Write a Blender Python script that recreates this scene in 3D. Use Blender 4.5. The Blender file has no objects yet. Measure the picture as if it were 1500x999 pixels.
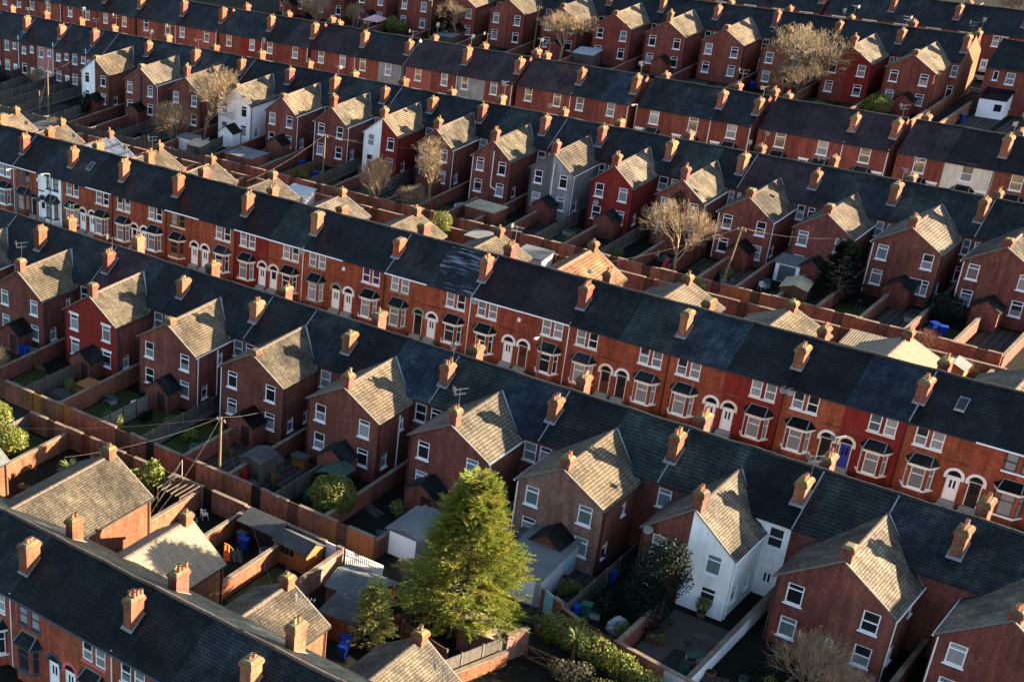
import bpy, math, random
from mathutils import Vector, Matrix
R = random.Random(11)
S = bpy.context.scene
COL = S.collection
rad = math.radians
UP = Vector((0, 0, 1))

# ------------------------------------------------------------------ materials
def nmat(name):
    m = bpy.data.materials.new(name); m.use_nodes = True
    nt = m.node_tree; nt.nodes.clear()
    out = nt.nodes.new('ShaderNodeOutputMaterial'); b = nt.nodes.new('ShaderNodeBsdfPrincipled')
    nt.links.new(b.outputs[0], out.inputs[0]); b.inputs['Specular IOR Level'].default_value = .1
    return m, nt, b
def nd(nt, t, ins=None, **kw):
    n = nt.nodes.new(t)
    for k, v in kw.items(): setattr(n, k, v)
    for k, v in (ins or {}).items():
        if hasattr(v, 'is_linked') or hasattr(v, 'links'): nt.links.new(v, n.inputs[k])
        else: n.inputs[k].default_value = v
    return n
def c4(c): return (c[0], c[1], c[2], 1)
def mix(nt, f, a, b, bt='MIX'):
    n = nt.nodes.new('ShaderNodeMix'); n.data_type = 'RGBA'; n.blend_type = bt
    for i, v in ((0, f), (6, a), (7, b)):
        if hasattr(v, 'links'): nt.links.new(v, n.inputs[i])
        elif i == 0: n.inputs[i].default_value = v
        else: n.inputs[i].default_value = c4(v)
    return n.outputs[2]
def ramp(nt, f, p0, p1, a=(0, 0, 0), b=(1, 1, 1)):
    n = nt.nodes.new('ShaderNodeValToRGB'); nt.links.new(f, n.inputs[0])
    e = n.color_ramp.elements; e[0].position = p0; e[0].color = c4(a); e[1].position = p1; e[1].color = c4(b)
    return n.outputs[0]
def noise(nt, vec, sc, det=3, rough=.55):
    n = nd(nt, 'ShaderNodeTexNoise', {'Vector': vec, 'Scale': sc, 'Detail': det, 'Roughness': rough}); return n.outputs['Fac']
def objvar(nt, col, lo, hi, hue=0):
    oi = nd(nt, 'ShaderNodeObjectInfo')
    mr = nd(nt, 'ShaderNodeMapRange', {'Value': oi.outputs['Random'], 'To Min': lo, 'To Max': hi})
    h = nd(nt, 'ShaderNodeHueSaturation', {'Value': mr.outputs[0], 'Color': col})
    if hue:
        q = nd(nt, 'ShaderNodeTexWhiteNoise', {'W': oi.outputs['Random']}, noise_dimensions='1D')
        nt.links.new(nd(nt, 'ShaderNodeMapRange', {'Value': q.outputs['Value'], 'To Min': .5-hue, 'To Max': .5+hue*.7}).outputs[0], h.inputs['Hue'])
    return h.outputs[0]
def worldpos(nt): return nd(nt, 'ShaderNodeNewGeometry').outputs['Position']

def brick(name, a, b, mortar, stain=(.05, .035, .03), vs=.4):
    m, nt, p = nmat(name)
    uv = nd(nt, 'ShaderNodeUVMap').outputs[0]; w = worldpos(nt)
    br = nd(nt, 'ShaderNodeTexBrick', {'Vector': uv, 'Color1': c4(a), 'Color2': c4(b), 'Mortar': c4(mortar), 'Scale': 1, 'Mortar Size': .008,
            'Mortar Smooth': .3, 'Bias': -.1, 'Brick Width': .235, 'Row Height': .078})
    c = br.outputs['Color']
    f1 = ramp(nt, noise(nt, w, .55, 5, .6), .42, .78)
    c = mix(nt, nd(nt, 'ShaderNodeMath', {0: f1, 1: vs}, operation='MULTIPLY').outputs[0], c, stain)
    f2 = ramp(nt, noise(nt, w, 5, 3, .7), .35, .75, (.7, .7, .7), (1.3, 1.3, 1.3))
    c = mix(nt, 1, c, f2, 'MULTIPLY')
    f3 = ramp(nt, noise(nt, w, 1.7, 4, .65), .62, .74)
    c = mix(nt, nd(nt, 'ShaderNodeMath', {0: f3, 1: .22}, operation='MULTIPLY').outputs[0], c, (.42, .3, .24))
    mp = nd(nt, 'ShaderNodeMapping', {'Vector': w, 'Scale': (1.8, 1.8, .22)})
    c = mix(nt, 1, c, ramp(nt, noise(nt, mp.outputs[0], 1.3, 4, .65), .3, .72, (.62,)*3, (1.22,)*3), 'MULTIPLY')
    c = objvar(nt, c, .82, 1.16, .006)
    nt.links.new(c, p.inputs['Base Color']); p.inputs['Roughness'].default_value = .85
    bu = nd(nt, 'ShaderNodeBump', {'Strength': .35, 'Distance': .012, 'Height': br.outputs['Fac']}, invert=True)
    nt.links.new(bu.outputs[0], p.inputs['Normal'])
    return m
def tiles(name, a, b, course=.28, width=.33, moss=(.13, .12, .09), mossamt=.35, white=.25, rough=.55, lap=.03, ob=(.55, 1.75), off=.5, frost=False):
    m, nt, p = nmat(name)
    uv = nd(nt, 'ShaderNodeUVMap').outputs[0]; w = worldpos(nt)
    br = nd(nt, 'ShaderNodeTexBrick', {'Vector': uv, 'Color1': c4(a), 'Color2': c4(b), 'Mortar': c4([x*.2 for x in a]), 'Scale': 1, 'Mortar Size': .018,
            'Mortar Smooth': .4, 'Bias': 0, 'Brick Width': width, 'Row Height': course}, offset=off)
    c = br.outputs['Color']
    f1 = ramp(nt, noise(nt, w, .8, 5, .62), .5, .72)
    c = mix(nt, nd(nt, 'ShaderNodeMath', {0: f1, 1: mossamt}, operation='MULTIPLY').outputs[0], c, moss)
    f2 = ramp(nt, noise(nt, w, 6, 4, .7), .3, .8, (.55, .55, .55), (1.5, 1.5, 1.5))
    c = mix(nt, 1, c, f2, 'MULTIPLY')
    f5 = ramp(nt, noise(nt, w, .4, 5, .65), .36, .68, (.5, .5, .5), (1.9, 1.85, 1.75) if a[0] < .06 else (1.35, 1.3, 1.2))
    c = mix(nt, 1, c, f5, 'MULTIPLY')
    f3 = ramp(nt, noise(nt, w, 11, 2, .5), .7, .77)
    c = mix(nt, nd(nt, 'ShaderNodeMath', {0: f3, 1: white}, operation='MULTIPLY').outputs[0], c, (.16, .16, .15) if a[0] < .06 else (.3, .28, .22))
    # long weather streaks running down the slope
    mp = nd(nt, 'ShaderNodeMapping', {'Vector': uv, 'Scale': (1.6, .18, 1)})
    f4 = ramp(nt, noise(nt, mp.outputs[0], 1.5, 4, .6), .35, .75, (.72, .72, .72), (1.25, 1.25, 1.25))
    c = mix(nt, 1, c, f4, 'MULTIPLY')
    if frost:   # rime left on the lower edges of the tiles, in one patch
        mq = nd(nt, 'ShaderNodeMapping', {'Vector': uv, 'Scale': (.55, 3.4, 1)})
        fa = ramp(nt, noise(nt, mq.outputs[0], 1.0, 2, .5), .5, .62); fb = ramp(nt, noise(nt, w, .3, 2), .42, .55)
        fc = nd(nt, 'ShaderNodeMath', {0: fa, 1: fb}, operation='MULTIPLY')
        c = mix(nt, nd(nt, 'ShaderNodeMath', {0: fc.outputs[0], 1: .34}, operation='MULTIPLY').outputs[0], c, (.3, .34, .4))
    c = objvar(nt, c, *ob, .012)
    nt.links.new(c, p.inputs['Base Color'])
    rr = ramp(nt, noise(nt, w, 2.5, 3), .3, .7, (rough-.12,)*3, (rough+.15,)*3)
    nt.links.new(rr, p.inputs['Roughness'])
    p.inputs['Specular IOR Level'].default_value = .1
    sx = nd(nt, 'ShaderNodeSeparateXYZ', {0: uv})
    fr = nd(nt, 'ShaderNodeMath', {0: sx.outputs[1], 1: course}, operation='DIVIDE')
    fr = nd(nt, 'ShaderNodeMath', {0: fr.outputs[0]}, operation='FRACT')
    edge = ramp(nt, fr.outputs[0], .03, .3, (.3,)*3, (1,)*3)  # lap shadow painted into the tile colour along each course edge
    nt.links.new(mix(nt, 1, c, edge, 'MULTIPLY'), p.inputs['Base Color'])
    h = nd(nt, 'ShaderNodeMath', {0: 1.0, 1: fr.outputs[0]}, operation='SUBTRACT')
    h2 = nd(nt, 'ShaderNodeMath', {0: br.outputs['Fac'], 1: -.5}, operation='MULTIPLY')
    h3 = nd(nt, 'ShaderNodeMath', {0: h.outputs[0], 1: h2.outputs[0]}, operation='ADD')
    bu = nd(nt, 'ShaderNodeBump', {'Strength': 1.0, 'Distance': lap*1.6, 'Height': h3.outputs[0]})
    nt.links.new(bu.outputs[0], p.inputs['Normal'])
    return m
def plain(name, c, rough=.6, var=.15, sc=3, metal=0, ob=None, bump=0, spec=None, c2=None, sc2=.6, streak=0):
    m, nt, p = nmat(name); w = worldpos(nt)
    f = ramp(nt, noise(nt, w, sc, 4, .65), .25, .8, (1-var,)*3, (1+var,)*3)
    base = c
    if c2 is not None:
        base = mix(nt, ramp(nt, noise(nt, w, sc2, 5, .65), .42, .62), c, c2)
    cc = mix(nt, 1, base, f, 'MULTIPLY')
    if streak:
        mp = nd(nt, 'ShaderNodeMapping', {'Vector': w, 'Scale': (2.2, 2.2, .25)})
        cc = mix(nt, 1, cc, ramp(nt, noise(nt, mp.outputs[0], 1.4, 5, .7), .3, .7, (1-streak,)*3, (1.08,)*3), 'MULTIPLY')
    if ob: cc = objvar(nt, cc, *ob)
    nt.links.new(cc, p.inputs['Base Color'])
    p.inputs['Roughness'].default_value = rough; p.inputs['Metallic'].default_value = metal
    if spec is not None: p.inputs['Specular IOR Level'].default_value = spec
    if bump:
        bu = nd(nt, 'ShaderNodeBump', {'Strength': .6, 'Distance': bump, 'Height': noise(nt, w, sc*3, 3)})
        nt.links.new(bu.outputs[0], p.inputs['Normal'])
    return m
def striped(name, a, b, period, axis=0, rough=.7, amp=.03, sharp=False):
    """corrugated sheet, planks: stripes along one uv axis, with relief"""
    m, nt, p = nmat(name); uv = nd(nt, 'ShaderNodeUVMap').outputs[0]; w = worldpos(nt)
    sx = nd(nt, 'ShaderNodeSeparateXYZ', {0: uv})
    fr = nd(nt, 'ShaderNodeMath', {0: sx.outputs[axis], 1: period}, operation='DIVIDE')
    fl = nd(nt, 'ShaderNodeMath', {0: fr.outputs[0]}, operation='FLOOR')
    fr = nd(nt, 'ShaderNodeMath', {0: fr.outputs[0]}, operation='FRACT')
    tri = nd(nt, 'ShaderNodeMath', {0: fr.outputs[0], 1: .5}, operation='SUBTRACT')
    tri = nd(nt, 'ShaderNodeMath', {0: tri.outputs[0]}, operation='ABSOLUTE')
    wn = nd(nt, 'ShaderNodeTexWhiteNoise', {'W': fl.outputs[0]}, noise_dimensions='1D')
    c = mix(nt, wn.outputs['Value'], a, b)
    gap = ramp(nt, tri.outputs[0], .3, .5, (1, 1, 1), (.22, .22, .22))
    c = mix(nt, 1, c, gap, 'MULTIPLY')
    c = mix(nt, 1, c, ramp(nt, noise(nt, w, 4, 4, .7), .25, .8, (.65,)*3, (1.3,)*3), 'MULTIPLY')
    nt.links.new(objvar(nt, c, .85, 1.15), p.inputs['Base Color']); p.inputs['Roughness'].default_value = rough
    bu = nd(nt, 'ShaderNodeBump', {'Strength': .8, 'Distance': amp, 'Height': tri.outputs[0]}, invert=True)
    nt.links.new(bu.outputs[0], p.inputs['Normal'])
    return m
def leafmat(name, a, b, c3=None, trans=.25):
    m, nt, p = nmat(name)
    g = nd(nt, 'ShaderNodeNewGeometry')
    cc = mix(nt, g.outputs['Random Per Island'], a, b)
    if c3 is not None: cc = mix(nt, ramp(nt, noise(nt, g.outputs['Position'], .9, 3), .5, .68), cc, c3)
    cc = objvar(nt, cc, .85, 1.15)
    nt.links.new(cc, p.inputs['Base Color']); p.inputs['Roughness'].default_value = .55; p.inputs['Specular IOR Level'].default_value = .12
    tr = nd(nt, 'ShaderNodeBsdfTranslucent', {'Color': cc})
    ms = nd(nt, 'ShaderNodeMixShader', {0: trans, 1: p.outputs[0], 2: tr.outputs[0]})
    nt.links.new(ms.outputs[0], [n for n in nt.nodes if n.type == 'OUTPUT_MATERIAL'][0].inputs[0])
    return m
def glass(name, top, bot, split=None):
    m, nt, p = nmat(name)
    uv = nd(nt, 'ShaderNodeUVMap').outputs[0]; sx = nd(nt, 'ShaderNodeSeparateXYZ', {0: uv})
    oi = nd(nt, 'ShaderNodeObjectInfo')
    fold = nd(nt, 'ShaderNodeTexNoise', {'Vector': nd(nt, 'ShaderNodeMapping', {'Vector': uv, 'Scale': (14, .6, 1)}).outputs[0], 'Scale': 1.0, 'Detail': 2})
    c = mix(nt, ramp(nt, fold.outputs['Fac'], .35, .65), [x*.72 for x in bot], bot)
    if split is not None:
        th = nd(nt, 'ShaderNodeMapRange', {'Value': oi.outputs['Random'], 'To Min': split[0], 'To Max': split[1]})
        gt = nd(nt, 'ShaderNodeMath', {0: sx.outputs[1], 1: th.outputs[0]}, operation='GREATER_THAN')
        c = mix(nt, gt.outputs[0], c, top)
    nt.links.new(objvar(nt, c, .6, 1.25), p.inputs['Base Color'])
    p.inputs['Roughness'].default_value = .5
    p.inputs['Coat Weight'].default_value = 1; p.inputs['Coat Roughness'].default_value = .04
    return m

M = {}
M['brick_rear'] = brick('brick_rear', (0.2042, 0.05545, 0.03713), (0.1409, 0.03898, 0.02829), (.18, .1, .075), (.06, .036, .032), .6)
M['brick_front'] = brick('brick_front', (0.3231, 0.06811, 0.02861), (0.2424, 0.04904, 0.02247), (.24, .11, .07), (.11, .04, .025), .5)
M['brick_orange'] = brick('brick_orange', (0.204, 0.068, 0.0306), (0.1428, 0.04488, 0.02244), (.22, .13, .085), (.07, .04, .028), .7)
M['brick_lane'] = brick('brick_lane', (.3, .092, .045), (.2, .062, .034), (.24, .15, .1), (.07, .045, .035), .7)
M['brick_far'] = brick('brick_far', (0.2295, 0.05329, 0.034), (0.1744, 0.04038, 0.0272), (.2, .1, .07), (.09, .04, .03), .5)
M['brick_brown'] = brick('brick_brown', (0.176, 0.0792, 0.054), (0.132, 0.0576, 0.0432), (.2, .15, .12), (.3, .24, .2), .6)
M['brick_pale'] = brick('brick_pale', (.42, .33, .25), (.36, .28, .21), (.4, .33, .26), (.2, .15, .12), .4)  # pale colour added on unseen street fronts to bounce neutral light onto facing facades
M['red_paint'] = plain('red_paint', (0.1944, 0.02304, 0.01728), .7, .12, 2, ob=(.9, 1.1), streak=.4)
M['pink_paint'] = plain('pink_paint', (0.4, 0.16, 0.152), .7, .1, 2, streak=.28)
M['salmon_paint'] = plain('salmon_paint', (0.288, 0.08, 0.064), .7, .12, 2, streak=.28)
M['white_render'] = plain('white_render', (.82, .83, .82), .75, .08, 1.5, c2=(.74, .74, .72), streak=.18)
M['grey_render'] = plain('grey_render', (0.27, 0.27, 0.27), .8, .2, 1.5, c2=(0.195, 0.195, 0.2025), streak=.4)
M['dark_render'] = plain('dark_render', (.11, .105, .105), .8, .15, 2, streak=.28)
M['cream_render'] = plain('cream_render', (0.612, 0.561, 0.459), .75, .07, 1.5, streak=.28)
M['cream_paint'] = plain('cream_paint', (.62, .5, .3), .7, .1, 2, streak=.28)
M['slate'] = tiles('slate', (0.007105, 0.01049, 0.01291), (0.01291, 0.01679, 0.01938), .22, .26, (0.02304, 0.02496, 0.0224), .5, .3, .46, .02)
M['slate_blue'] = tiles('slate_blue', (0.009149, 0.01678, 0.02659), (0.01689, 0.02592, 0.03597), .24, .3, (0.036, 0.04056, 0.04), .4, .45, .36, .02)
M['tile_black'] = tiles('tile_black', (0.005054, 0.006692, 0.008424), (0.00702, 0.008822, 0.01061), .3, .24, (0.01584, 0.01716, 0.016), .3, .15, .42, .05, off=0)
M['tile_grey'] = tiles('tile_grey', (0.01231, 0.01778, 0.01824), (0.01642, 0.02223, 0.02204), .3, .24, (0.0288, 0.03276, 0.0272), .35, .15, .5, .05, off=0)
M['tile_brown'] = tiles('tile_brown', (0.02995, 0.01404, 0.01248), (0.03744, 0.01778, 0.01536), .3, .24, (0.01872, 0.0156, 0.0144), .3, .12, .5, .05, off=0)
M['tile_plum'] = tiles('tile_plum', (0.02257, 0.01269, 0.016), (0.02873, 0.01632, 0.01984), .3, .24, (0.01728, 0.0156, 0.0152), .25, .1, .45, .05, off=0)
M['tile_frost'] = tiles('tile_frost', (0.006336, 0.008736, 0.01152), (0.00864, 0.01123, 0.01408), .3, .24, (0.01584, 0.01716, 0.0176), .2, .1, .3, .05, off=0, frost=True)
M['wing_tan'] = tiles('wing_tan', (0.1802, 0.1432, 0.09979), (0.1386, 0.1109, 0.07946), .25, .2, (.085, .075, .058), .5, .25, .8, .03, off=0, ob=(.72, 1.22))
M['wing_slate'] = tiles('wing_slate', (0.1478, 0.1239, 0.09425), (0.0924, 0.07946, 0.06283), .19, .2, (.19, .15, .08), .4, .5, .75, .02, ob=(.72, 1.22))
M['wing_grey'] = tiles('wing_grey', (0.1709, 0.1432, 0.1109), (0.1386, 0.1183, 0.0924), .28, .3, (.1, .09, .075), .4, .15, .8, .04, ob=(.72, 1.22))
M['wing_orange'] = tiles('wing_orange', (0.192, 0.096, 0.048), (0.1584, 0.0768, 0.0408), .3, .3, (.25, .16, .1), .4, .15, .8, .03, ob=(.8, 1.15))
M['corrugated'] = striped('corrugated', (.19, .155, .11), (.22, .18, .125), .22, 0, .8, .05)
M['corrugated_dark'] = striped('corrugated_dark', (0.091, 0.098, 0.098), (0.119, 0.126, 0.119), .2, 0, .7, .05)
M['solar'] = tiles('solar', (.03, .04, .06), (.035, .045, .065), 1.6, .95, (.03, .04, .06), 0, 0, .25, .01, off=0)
M['ridge_tile'] = plain('ridge_tile', (0.084, 0.063, 0.04988), .85, .35, 5, ob=(.7, 1.3))
M['ridge_dark'] = plain('ridge_dark', (0.0252, 0.02436, 0.0231), .8, .3, 5, ob=(.7, 1.4))
M['lead'] = plain('lead', (0.1733, 0.1856, 0.198), .6, .2, 3)
M['cement'] = plain('cement', (0.126, 0.1176, 0.105), .9, .3, 4)
M['cap'] = plain('cap', (0.09, 0.072, 0.0495), .95, .4, 5, c2=(0.135, 0.1125, 0.0405), sc2=1.6, ob=(.8, 1.2), bump=.02)
M['pot'] = plain('pot', (0.28, 0.1085, 0.056), .75, .25, 6, ob=(.6, 1.2))
M['pot_buff'] = plain('pot_buff', (0.27, 0.198, 0.108), .75, .25, 6, ob=(.7, 1.2))
M['white_trim'] = plain('white_trim', (0.7262, 0.7262, 0.7076), .5, .06, 3)
M['upvc'] = plain('upvc', (0.7954, 0.8051, 0.8148), .35, .03, 3)
M['cream_trim'] = plain('cream_trim', (.68, .61, .47), .55, .1, 3)
M['black_trim'] = plain('black_trim', (.025, .025, .03), .45, .1, 3)
M['dark_trim'] = plain('dark_trim', (.06, .07, .085), .5, .15, 3)
M['pink_trim'] = plain('pink_trim', (.6, .12, .14), .5, .1, 3)
M['green_trim'] = plain('green_trim', (.2, .26, .18), .55, .1, 3)
M['brown_trim'] = plain('brown_trim', (.2, .1, .04), .5, .15, 3)
M['pane_dark'] = glass('pane_dark', (.02, .02, .022), (.012, .014, .016))
M['pane_net'] = glass('pane_net', (.03, .03, .03), (.26, .265, .265))
M['pane_half'] = glass('pane_half', (.02, .022, .025), (.24, .245, .25), (.35, 1.2))
M['pane_teal'] = glass('pane_teal', (.03, .03, .03), (.13, .175, .18))
M['pane_warm'] = glass('pane_warm', (.03, .03, .03), (.26, .19, .09), (1.2, 2.0))
M['pane_purple'] = glass('pane_purple', (.03, .02, .03), (.1, .03, .1))
M['door_white'] = plain('door_white', (.8, .8, .82), .4, .04, 3)
M['door_dark'] = plain('door_dark', (.03, .02, .018), .45, .1, 3)
M['door_blue'] = plain('door_blue', (.03, .05, .28), .45, .1, 3)
M['door_wood'] = plain('door_wood', (.1, .035, .02), .5, .15, 3)
M['stone_step'] = plain('stone_step', (.3, .27, .22), .85, .2, 4)
M['metal_grey'] = plain('metal_grey', (0.28, 0.287, 0.294), .35, .1, 5, metal=.8)
M['dish_grey'] = plain('dish_grey', (0.2695, 0.2695, 0.2695), .5, .08, 5)
M['planks_grey'] = striped('planks_grey', (0.07901, 0.0699, 0.05773), (0.1034, 0.09121, 0.07597), .15, 0, .85, .02)
M['planks_brown'] = striped('planks_brown', (0.0896, 0.0476, 0.0252), (0.1344, 0.0728, 0.0392), .14, 0, .8, .02)
M['planks_orange'] = striped('planks_orange', (0.2944, 0.1088, 0.0288), (0.3328, 0.128, 0.0384), .13, 1, .7, .015)
M['planks_red'] = striped('planks_red', (0.1134, 0.02835, 0.0189), (0.1449, 0.0378, 0.02205), .14, 0, .8, .02)
M['gate_orange'] = plain('gate_orange', (0.2363, 0.09563, 0.01688), .65, .15, 3)
M['gate_black'] = plain('gate_black', (.012, .012, .013), .6, .2, 4)
M['gate_brown'] = striped('gate_brown', (.09, .045, .03), (.12, .06, .04), .12, 0, .8, .015)
M['gate_blue'] = plain('gate_blue', (.18, .42, .5), .6, .1, 3)
M['gate_white'] = plain('gate_white', (.7, .68, .68), .6, .1, 3)
M['orange_render'] = plain('orange_render', (0.2812, 0.1069, 0.03656), .8, .15, 2, streak=.4)
M['concrete'] = plain('concrete', (0.1361, 0.1323, 0.1247), .9, .2, 3, c2=(0.1021, 0.09828, 0.09072), bump=.01)
M['concrete_white'] = plain('concrete_white', (0.384, 0.3968, 0.3968), .85, .12, 3, c2=(0.32, 0.3328, 0.3392), bump=.01, streak=.28)
M['coping'] = plain('coping', (0.1176, 0.0833, 0.0637), .9, .35, 4, c2=(0.1666, 0.1323, 0.098))
M['felt'] = plain('felt', (0.0429, 0.0462, 0.04785), .9, .25, 2, c2=(0.066, 0.066, 0.0627), bump=.01)
M['felt_green'] = plain('felt_green', (0.03, 0.06, 0.045), .9, .25, 2, bump=.01)
M['felt_pale'] = plain('felt_pale', (0.1188, 0.126, 0.126), .85, .2, 1.2, c2=(0.0828, 0.09, 0.0936))
M['felt_tan'] = plain('felt_tan', (0.336, 0.272, 0.176), .9, .25, 2, c2=(0.24, 0.2, 0.136))
M['bin_blue'] = plain('bin_blue', (0.00765, 0.0306, 0.2142), .45, .08, 4)
M['bin_green'] = plain('bin_green', (.02, .09, .06), .5, .1, 4)
M['bin_grey'] = plain('bin_grey', (.05, .055, .06), .5, .1, 4)
M['rubber'] = plain('rubber', (.015, .015, .016), .7, .1, 4)
M['plastic_white'] = plain('plastic_white', (0.624, 0.6, 0.544), .45, .06, 4)
M['plastic_teal'] = plain('plastic_teal', (0.018, 0.15, 0.162), .45, .06, 4)
M['plastic_orange'] = plain('plastic_orange', (.75, .17, .03), .4, .06, 4)
M['plastic_red'] = plain('plastic_red', (0.33, 0.018, 0.015), .4, .06, 4)
M['tarp'] = plain('tarp', (0.294, 0.3234, 0.3528), .6, .15, 3)
M['fabric_pink'] = plain('fabric_pink', (.5, .3, .32), .8, .1, 3)
M['wood_pole'] = plain('wood_pole', (0.14, 0.0945, 0.0595), .85, .25, 5)
M['wire'] = plain('wire', (0.18, 0.156, 0.12), .6, .1, 4)
M['bark'] = plain('bark', (0.102, 0.078, 0.054), .9, .3, 6)
M['twig_tan'] = plain('twig_tan', (0.248, 0.1798, 0.1085), .85, .25, 3, ob=(.85, 1.15))
M['twig_grey'] = plain('twig_grey', (0.15, 0.114, 0.072), .85, .25, 3, ob=(.85, 1.15))
M['twig_red'] = plain('twig_red', (0.192, 0.096, 0.06), .85, .25, 3, ob=(.85, 1.15))
M['leaf_conifer'] = leafmat('leaf_conifer', (.26, .27, .042), (.06, .1, .018), (.26, .21, .05), .36)
M['leaf_small_conifer'] = leafmat('leaf_small_conifer', (.34, .33, .1), (.16, .19, .05), None, .4)
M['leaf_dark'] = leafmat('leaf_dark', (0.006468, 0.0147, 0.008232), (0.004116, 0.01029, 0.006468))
M['leaf_hedge'] = leafmat('leaf_hedge', (0.15, 0.1575, 0.03), (0.075, 0.0975, 0.01875), (0.21, 0.1875, 0.06), .3)
M['leaf_bright'] = leafmat('leaf_bright', (0.15, 0.165, 0.0375), (0.09, 0.12, 0.02625))
M['leaf_yucca'] = leafmat('leaf_yucca', (0.14, 0.168, 0.049), (0.091, 0.119, 0.035))
M['leaf_grey'] = leafmat('leaf_grey', (.1, .095, .06), (.06, .058, .035))
M['grass'] = plain('grass', (0.02057, 0.03553, 0.00748), .9, .35, 5, c2=(0.0374, 0.04114, 0.01496), bump=.04)
M['earth'] = plain('earth', (0.01008, 0.0084, 0.006384), .95, .4, 2.5, c2=(0.00756, 0.00924, 0.004704), bump=.03)
M['asphalt'] = plain('asphalt', (0.0168, 0.0168, 0.01747), .9, .2, 4, bump=.01)
M['lane'] = plain('lane', (0.018, 0.01632, 0.0144), .92, .3, 3, c2=(0.024, 0.0216, 0.018), bump=.02)
M['paving'] = striped('paving', (0.04125, 0.03713, 0.03094), (0.05362, 0.04849, 0.04125), .6, 0, .9, .006)
M['gravel'] = plain('gravel', (0.054, 0.0486, 0.0396), .95, .45, 18, bump=.03)
M['kerb'] = plain('kerb', (.33, .32, .3), .85, .15, 4)
M['paint_line'] = plain('paint_line', (.75, .75, .72), .7, .1, 6)
M['car_paint'] = plain('car_paint', (.4, .28, .28), .25, .04, 3)

# ------------------------------------------------------------------ mesh builder
class MB:
    def __init__(s): s.v = []; s.f = []; s.m = []
    def face(s, pts, m=0):
        i = len(s.v); s.v += [tuple(p) for p in pts]; s.f.append(tuple(range(i, i+len(pts)))); s.m.append(m)
    def box(s, x0, x1, y0, y1, z0, z1, m=0):
        if x0 > x1: x0, x1 = x1, x0
        if y0 > y1: y0, y1 = y1, y0
        i = len(s.v)
        s.v += [(x0, y0, z0), (x1, y0, z0), (x1, y1, z0), (x0, y1, z0), (x0, y0, z1), (x1, y0, z1), (x1, y1, z1), (x0, y1, z1)]
        for q in ((3, 2, 1, 0), (4, 5, 6, 7), (0, 1, 5, 4), (1, 2, 6, 5), (2, 3, 7, 6), (3, 0, 4, 7)):
            s.f.append(tuple(i+k for k in q)); s.m.append(m)
    def obox(s, o, d, n, a0, a1, b0, b1, z0, z1, m=0):
        """box in a frame: along d (a), along n (b), up (z)"""
        P = lambda a, b, z: Vector(o)+d*a+n*b+UP*z
        c = [P(a0, b0, z0), P(a1, b0, z0), P(a1, b1, z0), P(a0, b1, z0), P(a0, b0, z1), P(a1, b0, z1), P(a1, b1, z1), P(a0, b1, z1)]
        fl = d.cross(n).z < 0
        i = len(s.v); s.v += [tuple(p) for p in c]
        for q in ((3, 2, 1, 0), (4, 5, 6, 7), (0, 1, 5, 4), (1, 2, 6, 5), (2, 3, 7, 6), (3, 0, 4, 7)):
            q = tuple(i+k for k in q); s.f.append(q[::-1] if fl else q); s.m.append(m)
    def slab(s, pts, th, m=0):
        """polygon given counter-clockwise from above, thickened downwards"""
        pts = [Vector(p) for p in pts]; lo = [p-UP*th for p in pts]; n = len(pts)
        s.face(pts, m); s.face(lo[::-1], m)
        for k in range(n):
            j = (k+1) % n; s.face([lo[k], lo[j], pts[j], pts[k]], m)
    def prism(s, poly, y0, y1, m=0):
        """poly: (x,z) counter-clockwise seen from -Y; extruded y0..y1"""
        n = len(poly)
        s.face([(x, y0, z) for x, z in poly], m); s.face([(x, y1, z) for x, z in poly][::-1], m)
        for k in range(n):
            j = (k+1) % n; a, b = poly[k], poly[j]
            s.face([(a[0], y0, a[1]), (a[0], y1, a[1]), (b[0], y1, b[1]), (b[0], y0, b[1])], m)
    def tube(s, p, q, r0, r1, n=6, m=0, cap=True):
        p = Vector(p); q = Vector(q); d = q-p
        if d.length < 1e-6: return
        d.normalize(); a = d.cross(UP if abs(d.z) < .9 else Vector((1, 0, 0))).normalized(); b = d.cross(a)
        i = len(s.v)
        for c, r in ((p, r0), (q, r1)):
            for k in range(n):
                t = 2*math.pi*k/n; s.v.append(tuple(c+a*(r*math.cos(t))+b*(r*math.sin(t))))
        for k in range(n):
            j = (k+1) % n; s.f.append((i+k, i+n+k, i+n+j, i+j)); s.m.append(m)
        if cap:
            s.f.append(tuple(i+n+k for k in range(n))[::-1]); s.m.append(m)
            s.f.append(tuple(i+k for k in range(n))); s.m.append(m)
    def mesh(s, name, mats, org=(0, 0, 0), smooth=False):
        me = bpy.data.meshes.new(name); o = Vector(org)
        me.from_pydata([tuple(Vector(v)-o) for v in s.v], [], s.f)
        for k in mats: me.materials.append(M[k])
        me.polygons.foreach_set('material_index', s.m)
        uvl = me.uv_layers.new(name='UVMap').data
        V = me.vertices
        for p in me.polygons:
            n = p.normal
            if abs(n.z) > .97: t = Vector((1, 0, 0))
            else: t = Vector((-n.y, n.x, 0)).normalized()
            b = n.cross(t)
            for li in p.loop_indices:
                c = V[me.loops[li].vertex_index].co
                uvl[li].uv = (c.dot(t), c.dot(b))
        if smooth: me.polygons.foreach_set('use_smooth', [True]*len(me.polygons))
        me.update()
        return me
    def build(s, name, mats, parent=None, org=None, smooth=False, loc=None):
        if org is None: org = rootloc(parent) if parent else (0, 0, 0)
        me = s.mesh(name, mats if isinstance(mats, (list, tuple)) else [mats], org, smooth)
        return link(name, me, parent, loc if loc is not None else ((0, 0, 0) if parent else org))
def rootloc(o):
    while o.parent: o = o.parent
    return o.location.copy()
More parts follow.
